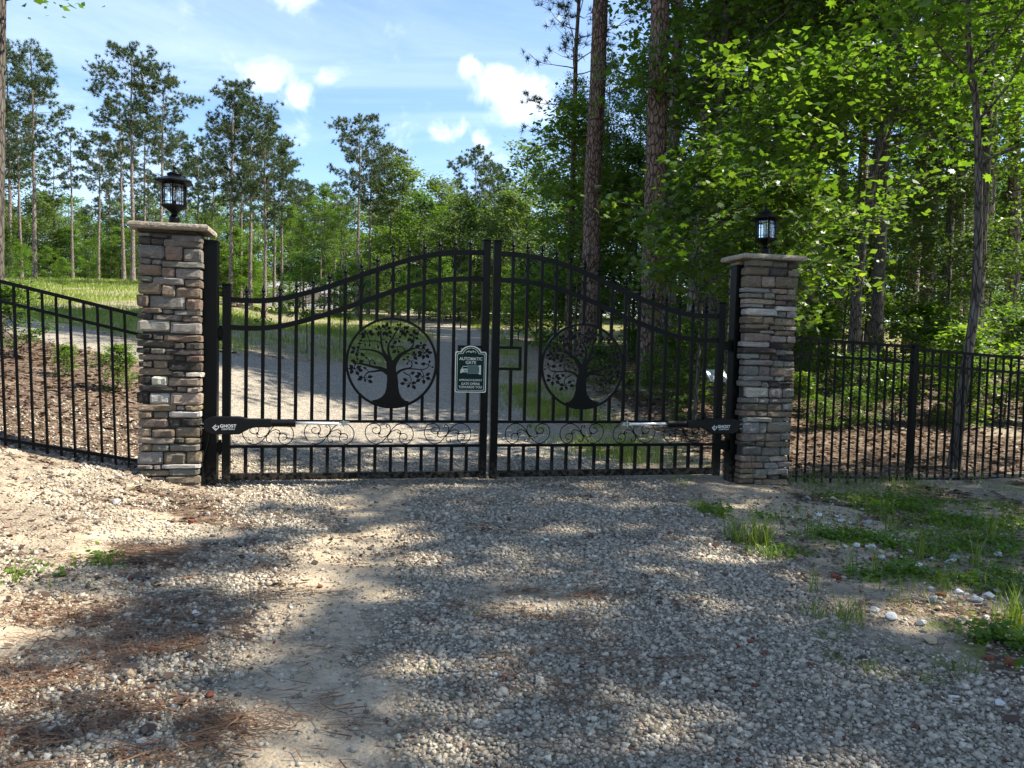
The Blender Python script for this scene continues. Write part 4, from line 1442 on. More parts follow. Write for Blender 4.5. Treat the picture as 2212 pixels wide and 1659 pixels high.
def place(name, key, x, y, label, cat='tree', group=None, h=None, rz=None, sink=.05, sxy=1.0):
    wm, lm, Ht = PROTO[key]
    z = float(H(x, y)) - sink
    s = (h / Ht) if h else 1.0
    root = empty(name, (x, y, z), random.uniform(0, 6.28) if rz is None else rz, s)
    if sxy != 1.0:
        root.scale = (s * sxy, s * sxy, s)
    tag(root, label, cat, group)
    link('trunk' if cat == 'tree' else 'stems', wm, None, root)
    link('crown' if cat == 'tree' else 'foliage', lm, None, root)
    return root


def place_px(name, key, px, py_top, Y, label, cat='tree', group=None, sxy=1.0, rz=None, sink=.05):
    x = at(px, 700, Y).x
    h = at(px, py_top, Y).z - float(H(x, Y)) + sink
    return place(name, key, x, Y, label, cat, group, h, rz, sink, sxy=sxy)



LANDMARKS = [(40, 'at the left picture edge'), (110, 'right of the full-crowned pine'), (180, 'behind the two shorter dark pines'), (250, 'left of the left pillar'), (330, 'behind the left pillar'), (400, 'behind the left lantern'), (470, 'right of the left lantern'), (540, 'behind the dense pine clump'), (610, 'right of the dense pine clump'), (680, 'above the house'), (770, 'behind the lone dark pine'), (850, 'above the left medallion'), (930, 'behind the airy pale green tree'), (1010, 'behind the gate middle'), (1090, 'behind the meeting stiles'),
             (1170, 'above the right latch frame'), (1290, 'behind the left big pine'), (1400, 'behind the right big pine'), (1500, 'between the big pine and the right pillar'), (1600, 'behind the right steel post'), (1680, 'behind the right lantern'), (1780, 'right of the right lantern'), (1880, 'behind the dark leaning trunk'), (1985, 'above the fence post'), (2110, 'beside the slim rough trunk'), (2250, 'at the right picture edge'), (9999, 'beyond the right picture edge')]


def where(px):
    for lim, ph in LANDMARKS:
        if px <= lim + 45:
            return ph


# ---- pines on the hill to the left
GP = 'tall pines on the hill behind the gate'
for (px, py, Y, k, lab) in (
        (76, 104, 50, 0, 'tall full-crowned pine at the far left of the hill'),
        (24, 128, 58, 2, 'pine at the left picture edge, half hidden by the full-crowned one'),
        (158, 285, 56, 1, 'shorter dark pine, left one of the two behind the left fence'),
        (213, 294, 54, 3, 'shorter dark pine, right one of the two behind the left fence'),
        (268, 214, 52, 1, 'slim pine just left of the left pillar, lower than its round-topped neighbour'),
        (287, 110, 48, 3, 'tallest round-topped pine above the left pillar'),
        (346, 170, 49, 3, 'broad flat-topped pine behind the left lantern'),
        (428, 300, 62, 4, 'small pine right of the left lantern'),
        (398, 335, 66, 1, 'low faint pine behind the left lantern'),
        (498, 181, 44, 2, 'highest pine of the dense clump right of the left pillar'),
        (540, 211, 46, 0, 'middle pine of the dense clump right of the left pillar'),
        (572, 250, 43, 2, 'lowest pine of the dense clump, leaning right'),
        (608, 334, 49, 4, 'thin pine at the right end of the dense clump'),
        (770, 261, 45, 3, 'lone dark pine with a jutting branch above the left gate half'),
        (795, 305, 48, 1, 'pine tucked right behind the lone dark pine'),
        (842, 322, 52, 4, 'thin pine rising from pale green leaves above the left gate half'),
        (1024, 331, 60, 3, 'round-topped pine above the gate middle'),
        (1046, 352, 63, 1, 'slim pine beside the round-topped one above the gate middle')):
    place_px('pine_tree', 'pine%d' % k, px, py, Y, lab, group=GP)
rg = random.Random(15)
for i, (px, py) in enumerate(((48, 250), (118, 330), (238, 330), (312, 260), (372, 300), (462, 330), (520, 300), (592, 300), (655, 395), (722, 400), (815, 360), (880, 400), (962, 420), (-20, 200))):
    place_px('pine_tree', 'pine%d' % ((i * 3 + 1) % 5), px, py, 57 + (i * 5) % 12, 'second-row pine on the hill ' + where(px), group=GP)
rg = random.Random(5)
for i, px in enumerate((10, 60, 110, 190, 240, 320, 385, 455, 520, 640, 680, 730, 870, 940, 985, 1080)):
    place_px('pine_tree', 'pine%d' % (i % 5), px + rg.uniform(-12, 12), rg.uniform(380, 455), rg.uniform(74, 92), 'distant pine in the back wood ' + where(px), group='distant pines behind the lawn')

# ---- leafy trees behind the lawn
GL = 'leafy trees at the back of the lawn'
for (px, py, Y, k, lab) in (
        (40, 330, 60, 1, 'leafy tree between the pines at the left picture edge'), (120, 430, 62, 0, 'leafy tree behind the left fence, right of the full-crowned pine'),
        (185, 470, 66, 2, 'leafy tree behind the two dark pines'), (248, 470, 64, 1, 'leafy tree just left of the left pillar'), (320, 480, 66, 3, 'leafy tree behind the left pillar'),
        (395, 470, 60, 2, 'leafy tree behind the base of the left lantern'), (450, 460, 58, 1, 'leafy tree right of the left pillar'), (625, 445, 56, 1, 'pale leafy tree right of the pine clump'),
        (700, 402, 52, 1, 'pale green leafy tree left of the lone dark pine'), (655, 470, 48, 2, 'leafy tree behind the left gate half, near the house'), (735, 450, 47, 0, 'leafy tree below the lone dark pine'),
        (860, 345, 50, 1, 'airy pale green tree right of the lone dark pine'), (905, 420, 46, 2, 'leafy tree right of the airy pale green one'), (950, 390, 48, 3, 'rounded leafy tree above the gate middle'),
        (990, 430, 44, 0, 'dark leafy tree behind the sign'), (1035, 450, 46, 2, 'dark leafy tree behind the meeting stiles of the gate'), (1075, 445, 50, 1, 'pale leafy tree behind the right gate half'), (1105, 420, 42, 3, 'leafy tree at the left end of the right woods')):
    if 600 < px < 750:
        place_px('leafy_tree', 'tree%d' % k, px, py, Y, lab, group=GL, sxy=1.15, sink=.1)
    else:
        place_px('leafy_tree', 'far%d' % (k % 3), px, py, Y, lab, group=GL, sxy=1.1, sink=.3)
for i, px in enumerate((845, 880, 915, 955, 995, 1030, 1065, 1095)):
    place_px('understory_tree', 'low%d' % (0 if i % 2 else 2), px, 560 + 20 * (i % 3), 36 + (i * 7) % 9, 'low tree in the dark wood edge where the drive disappears', group='low trees at the wood edge behind the gate', sxy=1.25)
for i, px in enumerate((8, 62, 112, 150, 200, 240, 262, 330, 370, 400, 440, 460, 500, 525, 815, 835)):
    place_px('understory_tree', 'low%d' % (i % 3), px, 495 + 30 * ((i * 5) % 3), 56 + (i * 7) % 8, 'low bushy tree under the hill pines ' + where(px), group='low trees under the hill pines', sxy=1.5, sink=.6)
for i in range(34):
    px = -20 + i * 34
    place_px('leafy_tree', 'far%d' % (i % 3), px, 425 + 60 * ((i * 7) % 5) / 4, 84 + (i * 11) % 22 if not 545 < px < 795 else 178 + i % 4, 'distant leafy tree in the back wood ' + where(px), group='distant leafy trees behind the pines', sxy=1.25, sink=2.0)
for i in range(44):
    px = -30 + i * 29
    Y = 66 + (i * 13) % 15
    if 545 < px < 795:
        Y = 186 + i % 3
    place_px('hedge_bush', 'low%d' % (i % 3), px, 560 + (i * 17) % 40, Y, 'undergrowth bush closing the back wood ' + where(px), 'bush', group='undergrowth of the back wood', sxy=2.4, sink=.9)
for (px, py, Y, lab) in ((45, 528, 40, 'bright green young tree at the left picture edge, above the fence'), (105, 535, 44, 'bright green young tree above the left fence, beside the pine trunk'), (190, 520, 42, 'bright green young tree between fence and left pillar')):
    place_px('young_tree', 'low1', px, py, Y, lab, group='bright young trees on the lawn')
# ---- staked saplings on the lawn
for (px, py, Y, k, lab) in (
        (136, 560, 27, 0, 'thin sapling on the lawn, seen over the middle of the left fence'), (332 - 4, 560, 25, 1, 'thin sapling hidden partly by the left pillar'),
        (664, 560, 17.6, 0, 'nearest sapling on the lawn, between the pickets left of the medallion'), (735, 590, 21, 1, 'second sapling on the lawn, close to the left medallion'), (777, 575, 25, 0, 'third sapling on the lawn, above the left medallion'),
        (865, 590, 30, 1, 'sapling with pale trunk above the left medallion'), (905, 585, 33, 0, 'sapling farthest back on the lawn near the wood'), (620, 600, 34, 1, 'small sapling on the lawn in front of the house')):
    place_px('sapling', 'sapling%d' % k, px, py, Y, lab, group='young saplings on the lawn')

# ---- woods on the right
GR = 'trees of the woods on the right'
lst = []
rg = random.Random(21)
for i in range(25):
    px = 1260 + (i % 9) * 125 + rg.uniform(-50, 50)
    Y = (17.5, 25, 34)[i // 9] + rg.uniform(-1.8, 2.4)
    if px < 1340:
        Y = max(Y, 25 + rg.uniform(0, 4))
    elif px < 1500:
        Y = max(Y, 22 + rg.uniform(0, 4))
    elif i < 9 and i % 3 == 0:
        Y += 4
    lst.append((px, Y))
for i, (px, Y) in enumerate(lst):
    x = at(px, 700, Y).x
    near = 'near' if Y < 20 else ('middle-distance' if Y < 29 else 'far')
    hh = rg.uniform(12.5, 18.5)
    if px < 1500:
        hh *= .62
    place('leafy_tree', 'tree%d' % (i * 7 % 4), x, Y, '%s leafy tree of the right woods, %s' % (near, where(px)), group=GR, h=hh, sxy=.62 if px < 1380 else .95)
for i in range(30):
    px = 1130 + i * 42
    Y = 44 + (i * 13) % 14
    place('leafy_tree', 'far%d' % (i % 3), at(px, 700, Y).x, Y, 'farthest leafy tree of the right woods, ' + where(px), group=GR, h=11 + (i * 5) % 5, sink=1.2, sxy=1.1)
rg = random.Random(33)
for i in range(14):
    px = 1120 + i * 85 + rg.uniform(-25, 25)
    Y = rg.uniform(13, 27)
    if px < 1300:
        Y = max(Y, 22)
    elif px > 1560:
        Y = max(Y, 17 + rg.uniform(0, 3))
    x = at(px, 700, Y).x
    if x < 1.6:
        continue
    hl = rg.uniform(3.5, 7.5)
    place('understory_tree', 'low%d' % (i % 3), x, Y, '%s bushy tree under the right woods, %s' % ('small' if hl < 4.9 else ('middling' if hl < 6.2 else 'larger'), where(px)), group='low trees under the right woods', h=hl)
for i in range(20):
    px = 1460 + i * 45 + rg.uniform(-22, 22)
    Y = rg.uniform(19, 38)
    place('pine_tree', 'pine%d' % (i % 5), at(px, 700, Y).x, Y, 'straight pine deep in the right woods, ' + where(px), group='pines deep in the right woods', h=rg.uniform(20, 24))
for (px, Y, k, hh, lab) in ((1160, 27.3, 1, 2.9, 'bright bush behind the right gate half, left of the medallion'), (1205, 25.5, 1, 2.7, 'bright bush left of the big pine trunk'), (1120, 29, 0, 2.2, 'bush at the bend of the drive'),
                            (1450, 13.6, 0, 1.2, 'green bush right of the big pine foot behind the right gate half'), (1500, 14.6, 1, 1.4, 'small bush behind the right opener arm'), (1860, 13, 0, 1.0, 'green bush behind the right fence panel'),
                            (1945, 12.4, 0, .9, 'bush behind the fence post'), (2090, 12.5, 1, 1.5, 'bush beside the vine-covered trunk'), (2180, 13.5, 0, 1.7, 'bush at the right picture edge behind the fence'), (1990, 16, 1, 1.8, 'bright bush behind the right fence panels'), (1770, 17, 1, 1.7, 'bush behind the right pillar'),
                            (30, 11.5, 0, 1.0, 'low green bush behind the left fence at the picture edge'), (255, 10.2, 1, .62, 'grassy green clump beside the left pillar'), (140, 10.6, 1, .45, 'small weed clump on the bank behind the left fence')):
    place('bush', 'shrub%d' % k, at(px, 700, Y).x, Y, lab, 'bush', 'bushes behind the fences', h=hh, sxy=1.15)


for i in range(40):
    px = rr0.uniform(1300, 2260)
    Y = rr0.uniform(11.2, 24)
    if px < 1420:
        Y = max(Y, 15)
    place('undergrowth_plant', 'shrub%d' % (i % 2), at(px, 700, Y).x, Y, '%s leafy plant on the forest floor, %s' % ('nearer' if Y < 14 else ('farther' if Y < 19 else 'far'), where(px)), 'plant', 'small plants on the forest floor', h=rr0.uniform(.25, .95), sxy=1.3)


# ---- the two big pines with plated bark, and other single trunks
def plated_trunk(path, r0, r1, seed, cell=.085, stretch=2.1, depth=.020, nu=64, step=.035):
    rng = np.random.RandomState(seed)
    P = smooth_path(path, 10)
    s = np.concatenate([[0], np.cumsum(np.linalg.norm(np.diff(P, axis=0), axis=1))])
    L = s[-1]
    nv = int(L / step)
    sv = np.linspace(0, L, nv)
    C = np.stack([np.interp(sv, s, P[:, j]) for j in range(3)], 1)
    R = np.interp(sv, [0, .5, L], [r0 * 1.18, r0, r1])
    a = np.arange(nu) * 2 * PI / nu
    A, S = np.meshgrid(a, sv)
    RR = np.repeat(R[:, None], nu, 1)
    # cellular plates on the unrolled trunk, wrapped around
    circ = 2 * PI * (r0 + r1) / 2
    nc = max(6, int(circ / cell)); nr = int(L / (cell * stretch)) + 2
    jx, jy = rng.uniform(.1, .9, (nr, nc)), rng.uniform(.1, .9, (nr, nc)); hv = rng.uniform(0, 1, (nr, nc))
    U = A / (2 * PI) * nc + .35 * np.sin(S * 3.1); Vv = S / (cell * stretch)
    ui, vi = np.floor(U).astype(int), np.floor(Vv).astype(int)
    d1 = np.full(U.shape, 9.); d2 = np.full(U.shape, 9.); hh = np.zeros(U.shape)
    for du in (-1, 0, 1):
        for dv in (-1, 0, 1):
            cu, cv = (ui + du) % nc, np.clip(vi + dv, 0, nr - 1)
            dd = np.hypot(U - (ui + du + jx[cv, cu]), Vv - (vi + dv + jy[cv, cu]))
            upd = dd < d1
            d2 = np.where(upd, d1, np.minimum(d2, dd)); hh = np.where(upd, hv[cv, cu], hh); d1 = np.where(upd, dd, d1)
    e = np.clip((d2 - d1) / .22, 0, 1)
    RR = RR + depth * (e * (.45 + .55 * hh) - .5) + rng.normal(0, .0018, RR.shape)
    V = C[:, None, :] + np.stack([np.cos(A) * RR, np.sin(A) * RR, np.zeros_like(A)], -1)
    I = (np.arange(nv - 1)[:, None] * nu + np.arange(nu)[None, :]); J = (np.arange(nv - 1)[:, None] * nu + (np.arange(nu)[None, :] + 1) % nu)
    F = np.stack([I.ravel(), J.ravel(), (J + nu).ravel(), (I + nu).ravel()], 1)
    return npmesh('trunk', V.reshape(-1, 3), F)


def px_path(pts, Y, base):
    """trunk path at depth Y through picture points, relative to the base point"""
    return [tuple(at(px, py, Y) - Vector(base)) for px, py in pts]


def big_pine(px_pts, Y, r0, label, seed, topz=24):
    b = at(px_pts[0][0], px_pts[0][1], Y)
    bz = float(H(b.x, Y)) - .1
    base = Vector((b.x, Y, bz))
    path = [(0, 0, 0)] + [tuple(at(px, py, Y) - base) for px, py in px_pts[1:]]
    last = Vector(path[-1]); prev = Vector(path[-2])
    dirv = (last - prev).normalized()
    path.append(tuple(last + dirv * max(.5, (topz - 11 - last.z) / max(.2, dirv.z))))
    path.append(tuple(Vector(path[-1]) + Vector((dirv.x * .5, 0, 1)) * 4))
    root = empty('big_pine_tree', base)
    tag(root, label, 'tree', 'big pines behind the right gate half')
    link('trunk', plated_trunk(path, r0, r0 * .62, seed), 'bark_pine', root)
    zt = path[-1][2]
    wm, lm = gen_pine(seed + 40, 9.5, .05, 3.4, r0 * .62, 34, 620, 22, .30, .010)
    link('upper_limbs', wm, 'bark_pine', root, path[-1])
    link('crown', lm, 'needle', root, path[-1])


big_pine([(1262, 796), (1276, 600), (1280, 400), (1290, 200), (1297, 0)], 19.9, .235, 'big pine trunk with plated bark, left one behind the right gate half', 61)
big_pine([(1404, 833), (1407, 640), (1415, 400), (1421, 200), (1427, 0)], 16.7, .235, 'big pine trunk with plated bark, right one behind the right gate half', 62)

# pine with drooping needle tufts high above the gate, left of the big trunks
wmesh = gen_pine(77, 17, .30, 1.75, .11, 50, 760, 28, .21, .0075)
proto('needle_pine', wmesh, 'bark_pine', 'needle', 17)
place('pine_tree', 'needle_pine', at(1228, 700, 23).x, 23, 'slender pine with spiky needle tufts against the sky, left of the big trunks', h=17, rz=1.0)


def custom_tree(px_pts, Y, r0, label, seed, nl, nleaf, ls, R, cb=.3, mat='leaf_green', shape=SIMPLE, top=None, bark='bark_grey', group=None, spread=.26, twig=5, name='leafy_tree', plated=False):
    b = at(px_pts[0][0], px_pts[0][1], Y)
    bz = float(H(b.x, Y)) - .08
    base = Vector((b.x, Y, bz))
    path = [(0, 0, 0)] + [tuple(at(px, py, Y) - base) for px, py in px_pts[1:]]
    if top:
        l, p = Vector(path[-1]), Vector(path[-2])
        d = (l - p).normalized()
        path.append(tuple(l + (d * .6 + Vector((0, 0, .5))).normalized() * top))
    root = empty(name, base)
    tag(root, label, 'tree', group)
    wm, lm = gen_decid(seed, 1, cb, R, r0, nl, nleaf, ls, path=path, shape=shape, spread=spread, twig=twig, sides=14)
    link('trunk', wm, bark, root)
    link('crown', lm, mat, root)
    return root


custom_tree([(1829, 858), (1846, 740), (1852, 600), (1872, 470), (1895, 330), (1920, 250), (1930, 150)], 15.6, .125, 'dark leaning trunk behind the right fence, bending right upwards', 401, 34, 9000, .15, 3.0, .42, top=5, group=GR)
custom_tree([(2060, 1024), (2072, 900), (2088, 780), (2108, 640), (2114, 380), (2106, 200), (2092, 60)], 9.6, .070, 'slim rough trunk just behind the right fence, rising through the whole picture', 402, 28, 4200, .105, 1.5, .40, mat='leaf_bright', shape=LOBED, top=4, group=GR, spread=.2)
custom_tree([(1570, 800), (1566, 600), (1570, 410), (1588, 270), (1650, 140), (1712, 5)], 17.5, .09, 'thin dark curving trunk above the right pillar', 403, 32, 9000, .14, 2.6, .34, top=4, group=GR)
custom_tree([(1655, 760), (1652, 600), (1646, 430), (1640, 200), (1640, 0)], 20, .10, 'straight slim trunk rising behind the right lantern', 404, 34, 9000, .15, 2.8, .4, top=5, group=GR)
custom_tree([(1650, 700), (1645, 480), (1690, 350), (1760, 270), (1850, 205), (1920, 170)], 13.2, .07, 'long limb arching up to the right above the right pillar', 405, 26, 7000, .13, 1.9, .35, group=GR)
custom_tree([(1500, 900), (1512, 700), (1500, 560), (1545, 470), (1530, 400), (1550, 330)], 11.6, .032, 'young oak with big lobed yellow-green leaves beside the right lantern', 406, 26, 2300, .108, 1.0, .38, mat='leaf_oak', shape=LOBED, name='young_oak', spread=.18)
custom_tree([(1612, 880), (1640, 700), (1665, 560), (1690, 470), (1700, 400)], 11.2, .028, 'young oak with lobed leaves right behind the right pillar', 407, 24, 1900, .105, .95, .42, mat='leaf_oak', shape=LOBED, name='young_oak', spread=.16)
custom_tree([(1240, 800), (1246, 640), (1262, 420), (1242, 300)], 22, .05, 'thin dark trunk left of the big pines', 408, 30, 5000, .15, 1.5, .25, top=1, group=GR, mat='leaf_bright')
custom_tree([(-14, 800), (-12, 560), (-6, 300), (0, 60), (4, -150)], 12.5, .155, 'dark trunk cut off by the left picture edge', 409, 9, 900, .11, 1.9, .56, top=3, bark='bark_grey')

# ---- the wood goes on to the right of the camera (it shades the drive)
GS = 'trees of the wood edge right of the drive'
for (x, y, k, hh) in ((14.2, 7.4, 0, 13), (14.0, 1.6, 3, 13.5), (17.5, 6.2, 3, 15), (17.0, -1.0, 1, 15), (19, -5, 2, 16), (13.5, 9.2, 2, 12)):
    place('leafy_tree', 'tree%d' % k, x, y, 'leafy tree of the wood edge right of the drive, outside the picture', group=GS, h=hh)
for (x, y, k, hh) in ((11.0, 3.1, 1, 14.5), (12.2, 6.0, 4, 16.5), (10.4, 7.2, 4, 13), (13.2, 8.6, 1, 17), (11.5, 1.3, 0, 15), (11.0, 4.7, 4, 12.6), (9.2, 2.4, 4, 11.5), (13.0, -2.4, 0, 19)):
    place('pine_tree', 'pine%d' % k, x, y, 'pine of the wood edge right of the drive, outside the picture', group=GS, h=hh)

# ------------------------------------------------------------------ house on the hill
hb = at(600, 668, 165)
hz = float(H(-44, 165)) - .3
hr = empty('house', (-44, 165, hz), rad(8))
tag(hr, 'small brown house with white trim on the hill behind the left gate half', 'house')
hz2 = at(640, 660, 165).z - hz
MB().box(-9, 9, 0, 9, -1.5, hz2 + 2.9).build('wall', 'house_siding', hr)
rf = MB().add([(-9.5, -.6, hz2 + 2.8), (9.5, -.6, hz2 + 2.8), (9.5, 4.5, hz2 + 5.4), (-9.5, 4.5, hz2 + 5.4), (-9.5, 9.6, hz2 + 2.8), (9.5, 9.6, hz2 + 2.8)], [(0, 1, 2, 3), (3, 2, 5, 4), (0, 3, 4), (1, 5, 2)]).build('roof', 'house_roof', hr)
MB().box(-7.6, -4.6, -1.2, .2, -1.5, hz2 + 2.6).add([(-7.6, -1.2, hz2 + 2.6), (-4.6, -1.2, hz2 + 2.6), (-6.1, -1.2, hz2 + 4.0), (-7.6, 4, hz2 + 2.6), (-4.6, 4, hz2 + 2.6), (-6.1, 4, hz2 + 4.0)], [(0, 1, 2), (3, 5, 4), (0, 2, 5, 3), (1, 4, 5, 2)]).build('front_gable', 'house_siding', hr)
for s_ in (-1, 1):
    x0, x1 = -6.1, -6.1 + s_ * 1.9
    MB().add([(x0, -1.5, hz2 + 4.12), (x1, -1.5, hz2 + 2.36), (x1, -1.5, hz2 + 2.62), (x0, -1.5, hz2 + 4.36), (x0, 4, hz2 + 4.12), (x1, 4, hz2 + 2.36), (x1, 4, hz2 + 2.62), (x0, 4, hz2 + 4.36)], [(0, 1, 2, 3), (7, 6, 5, 4), (0, 4, 5, 1), (3, 2, 6, 7), (1, 5, 6, 2)]).build('gable_trim', 'house_trim', rf)
for (xa, xb, za, zb, yy) in ((-6.6, -5.6, hz2 + .9, hz2 + 2.2, -1.2), (2.6, 4.6, hz2 + .7, hz2 + 2.1, 0), (-2.2, -.8, hz2 + .7, hz2 + 2.1, 0), (6.4, 7.8, hz2 + .7, hz2 + 2.1, 0)):
    wn = MB().box(xa - .12, xb + .12, yy - .06, yy + .05, za - .12, zb + .12).build('window', 'house_trim', hr)
    nn_ = 3 if xb - xa > 1.5 else 1
    for q in range(nn_):
        ww = (xb - xa) / nn_
        MB().box(xa + q * ww + .05, xa + (q + 1) * ww - .05, yy - .09, yy - .03, za, zb).build('pane', 'dark_glass', wn)
MB().box(-4.4, 9.2, -3.2, 0, -1.5, hz2 + .10).build('porch', 'house_concrete', hr)
MB().box(-9.5, 13, -14, -3.2, -2.5, hz2 - .25).build('parking_slab', 'house_concrete', hr)

# ------------------------------------------------------------------ solar panel behind the right post
spx = Vector((2.80, 10.5, 0))
so = empty('solar_panel', (2.80, 10.5, float(H(2.8, 10.5))), rad(20))
tag(so, 'small grey solar panel on a post behind the right gate post', 'solar panel')
MB().box(-.02, .02, -.02, .02, -.2, 1.02 - so.location.z + .05).build('post', 'black_metal', so)
pn = MB().box(-.15, .15, -.010, .010, -.11, .11).build('frame', 'solar_frame', so, loc=(0, 0, 1.09 - so.location.z), rot=(rad(-48), 0, 0))
MB().box(-.138, .138, .0101, .014, -.098, .098).build('cells', 'solar_cell', pn)
MB().tube(smooth_path([(2.63, 8.35, .06), (2.60, 8.1, .03), (2.52, 7.9, .12), (2.50, 7.98, .40)], 5), .004, 6).build('power_cable', 'cable')
tag(bpy.data.objects['power_cable'], 'thin black cable hanging at the foot of the right steel post', 'cable')
MB().tube(smooth_path([tuple(gpt(-2.66, .085, .62)), tuple(gpt(-2.68, .10, .45)), tuple(gpt(-2.72, .10, .28)), tuple(gpt(-2.70, .11, .09)), tuple(gpt(-2.66, .16, .05))], 5), .004, 6).build('power_cable', 'cable')
tag(bpy.data.objects['power_cable.001'], 'thin dark cable hanging on the left steel post below the opener', 'cable')


# ------------------------------------------------------------------ gravel
def ico():
    p = (1 + 5 ** .5) / 2
    V = np.array([(-1, p, 0), (1, p, 0), (-1, -p, 0), (1, -p, 0), (0, -1, p), (0, 1, p), (0, -1, -p), (0, 1, -p), (p, 0, -1), (p, 0, 1), (-p, 0, -1), (-p, 0, 1)], float)
    F = np.array([(0, 11, 5), (0, 5, 1), (0, 1, 7), (0, 7, 10), (0, 10, 11), (1, 5, 9), (5, 11, 4), (11, 10, 2), (10, 7, 6), (7, 1, 8), (3, 9, 4), (3, 4, 2), (3, 2, 6), (3, 6, 8), (3, 8, 9), (4, 9, 5), (2, 4, 11), (6, 2, 10), (8, 6, 7), (9, 8, 1)])
    return V / np.linalg.norm(V[0]), F


ICO_V, ICO_F = ico()


def rand_rot(n, rng):
    q = rng.normal(0, 1, (n, 4)); q /= np.linalg.norm(q, axis=1)[:, None]
    a, b, c, d = q.T
    return np.stack([np.stack([a*a+b*b-c*c-d*d, 2*(b*c-a*d), 2*(b*d+a*c)], 1), np.stack([2*(b*c+a*d), a*a-b*b+c*c-d*d, 2*(c*d-a*b)], 1), np.stack([2*(b*d-a*c), 2*(c*d+a*b), a*a-b*b-c*c+d*d], 1)], 1)


CUBE_V = np.array([(x_, y_, z_) for z_ in (-1, 1) for y_ in (-1, 1) for x_ in (-1, 1)], float) * .62
CUBE_F = np.array([(0, 2, 3, 1), (4, 5, 7, 6), (0, 1, 5, 4), (2, 6, 7, 3), (0, 4, 6, 2), (1, 3, 7, 5)])


def stones_mesh(name, x, y, size, lv, rng, sink=.25):
    """crushed angular stone: distorted blocks"""
    n = len(x)
    base = CUBE_V[None] * (1 + rng.uniform(-.45, .40, (n, 8, 3)))
    base = base * rng.uniform(.65, 1.25, (n, 1, 3))
    R = rand_rot(n, rng)
    V = np.einsum('nij,nkj->nki', R, base)
    V[:, :, 2] *= .8
    V *= size[:, None, None] / 2
    V += np.stack([x, y, H(x, y) + size * (.36 - sink)], 1)[:, None, :]
    F = (np.arange(n)[:, None, None] * 8 + CUBE_F[None]).reshape(-1, 4)
    return npmesh(name, V.reshape(-1, 3), F, np.repeat(lv, 8))


rng = np.random.RandomState(3)
N = 330000
x = rng.uniform(-5.5, 5.5, N); y = 2.2 + (9.4 - 2.2) * rng.uniform(0, 1, N) ** 1.1
mg_, ms_, ml_, mgr_ = masks(x, y)
track_clear = ms_
den = mg_ * (1 - .74 * sstep(.15, .6, ms_))
tr = np.exp(-((x - np.interp(y, [0, 2.5, 4.5, 6.5, 7.5, 9], [-.45, -.7, -1.0, -1.25, -1.2, -1.0])) / .40) ** 2)
den = den * (1 - .68 * tr) + .42 * (1 - mg_) * (x < -1) * sstep(.32, .6, fbm(x * 1.7, y * 2.0, 43, 3)) + .10 * (1 - mg_) * (x > 1)
den = den * (1 - .5 * (y > 7.6))
keep = rng.uniform(0, 1, N) < den * np.interp(y, [2, 4.5, 6.5, 9.4], [1.0, .95, .7, .45])
zz = H(x, y)
keep &= in_view(x, y, zz, 120, 60)
x, y = x[keep], y[keep]
sz = np.clip(rng.lognormal(math.log(.0178), .36, len(x)), .008, .05) * np.interp(y, [2, 6, 9], [1, 1.08, 1.2])
lv = np.clip(rng.beta(2.0, 2.2, len(x)) * .92 + np.where(x < -1.2, .04, 0), 0, .905)
sp_ = rng.uniform(0, 1, len(x)); lv = np.where(sp_ > .965, rng.uniform(.92, .97, len(x)), lv); lv = np.where(sp_ > .993, 1.0, lv)
gm = stones_mesh('gravel', x, y, sz, lv, rng)
tag(link('gravel', gm, 'gravel_stone'), 'loose grey crushed gravel covering the drive', 'gravel', kind='stuff')
print('gravel stones', len(x))

# single larger rocks
ROCKCOL = {'red': (.23, .075, .045), 'white': (.62, .60, .56), 'grey': (.27, .265, .26), 'tan': (.42, .33, .22)}


def rock_mesh(seed):
    r = random.Random(seed)
    bm = bmesh.new()
    for _ in range(16):
        v = Vector((r.gauss(0, 1), r.gauss(0, 1), r.gauss(0, 1))).normalized() * r.uniform(.8, 1.05)
        v.z *= .62
        v.y *= .8
        bm.verts.new(v * .5)
    bmesh.ops.convex_hull(bm, input=bm.verts)
    bmesh.ops.delete(bm, geom=[v for v in bm.verts if not v.link_faces], context='VERTS')
    bmesh.ops.bevel(bm, geom=list(bm.edges), offset=.03, segments=1, affect='EDGES')
    me = bpy.data.meshes.new('rock')
    bm.to_mesh(me); bm.free()
    me.materials.append(MATS['rock'])
    return me


ROCKS = [rock_mesh(i) for i in range(7)]


def ground_at(px, py):
    d = ray(px, py)
    t_ = 1.0
    while t_ < 80:
        q = Vector((0, 0, CAMZ)) + d * t_
        if q.z < float(Hs(q.x, q.y)):
            return q
        t_ *= 1.006
    return q


rr_ = random.Random(9)


def rock(px, py, wpx, col, label, group=None):
    q = ground_at(px, py)
    dist = (q - Vector((0, 0, CAMZ))).length
    s = wpx / 1661 * dist
    z = float(H(q.x, q.y))
    v = rr_.uniform(.85, 1.15)
    o = link('rock', ROCKS[rr_.randrange(7)], None, None, (q.x, q.y, z + s * .17), (rr_.uniform(-.25, .25), rr_.uniform(-.25, .25), rr_.uniform(0, 6.28)), (s, s, s), tuple(c * v for c in ROCKCOL[col]))
    tag(o, label, 'rock', group)


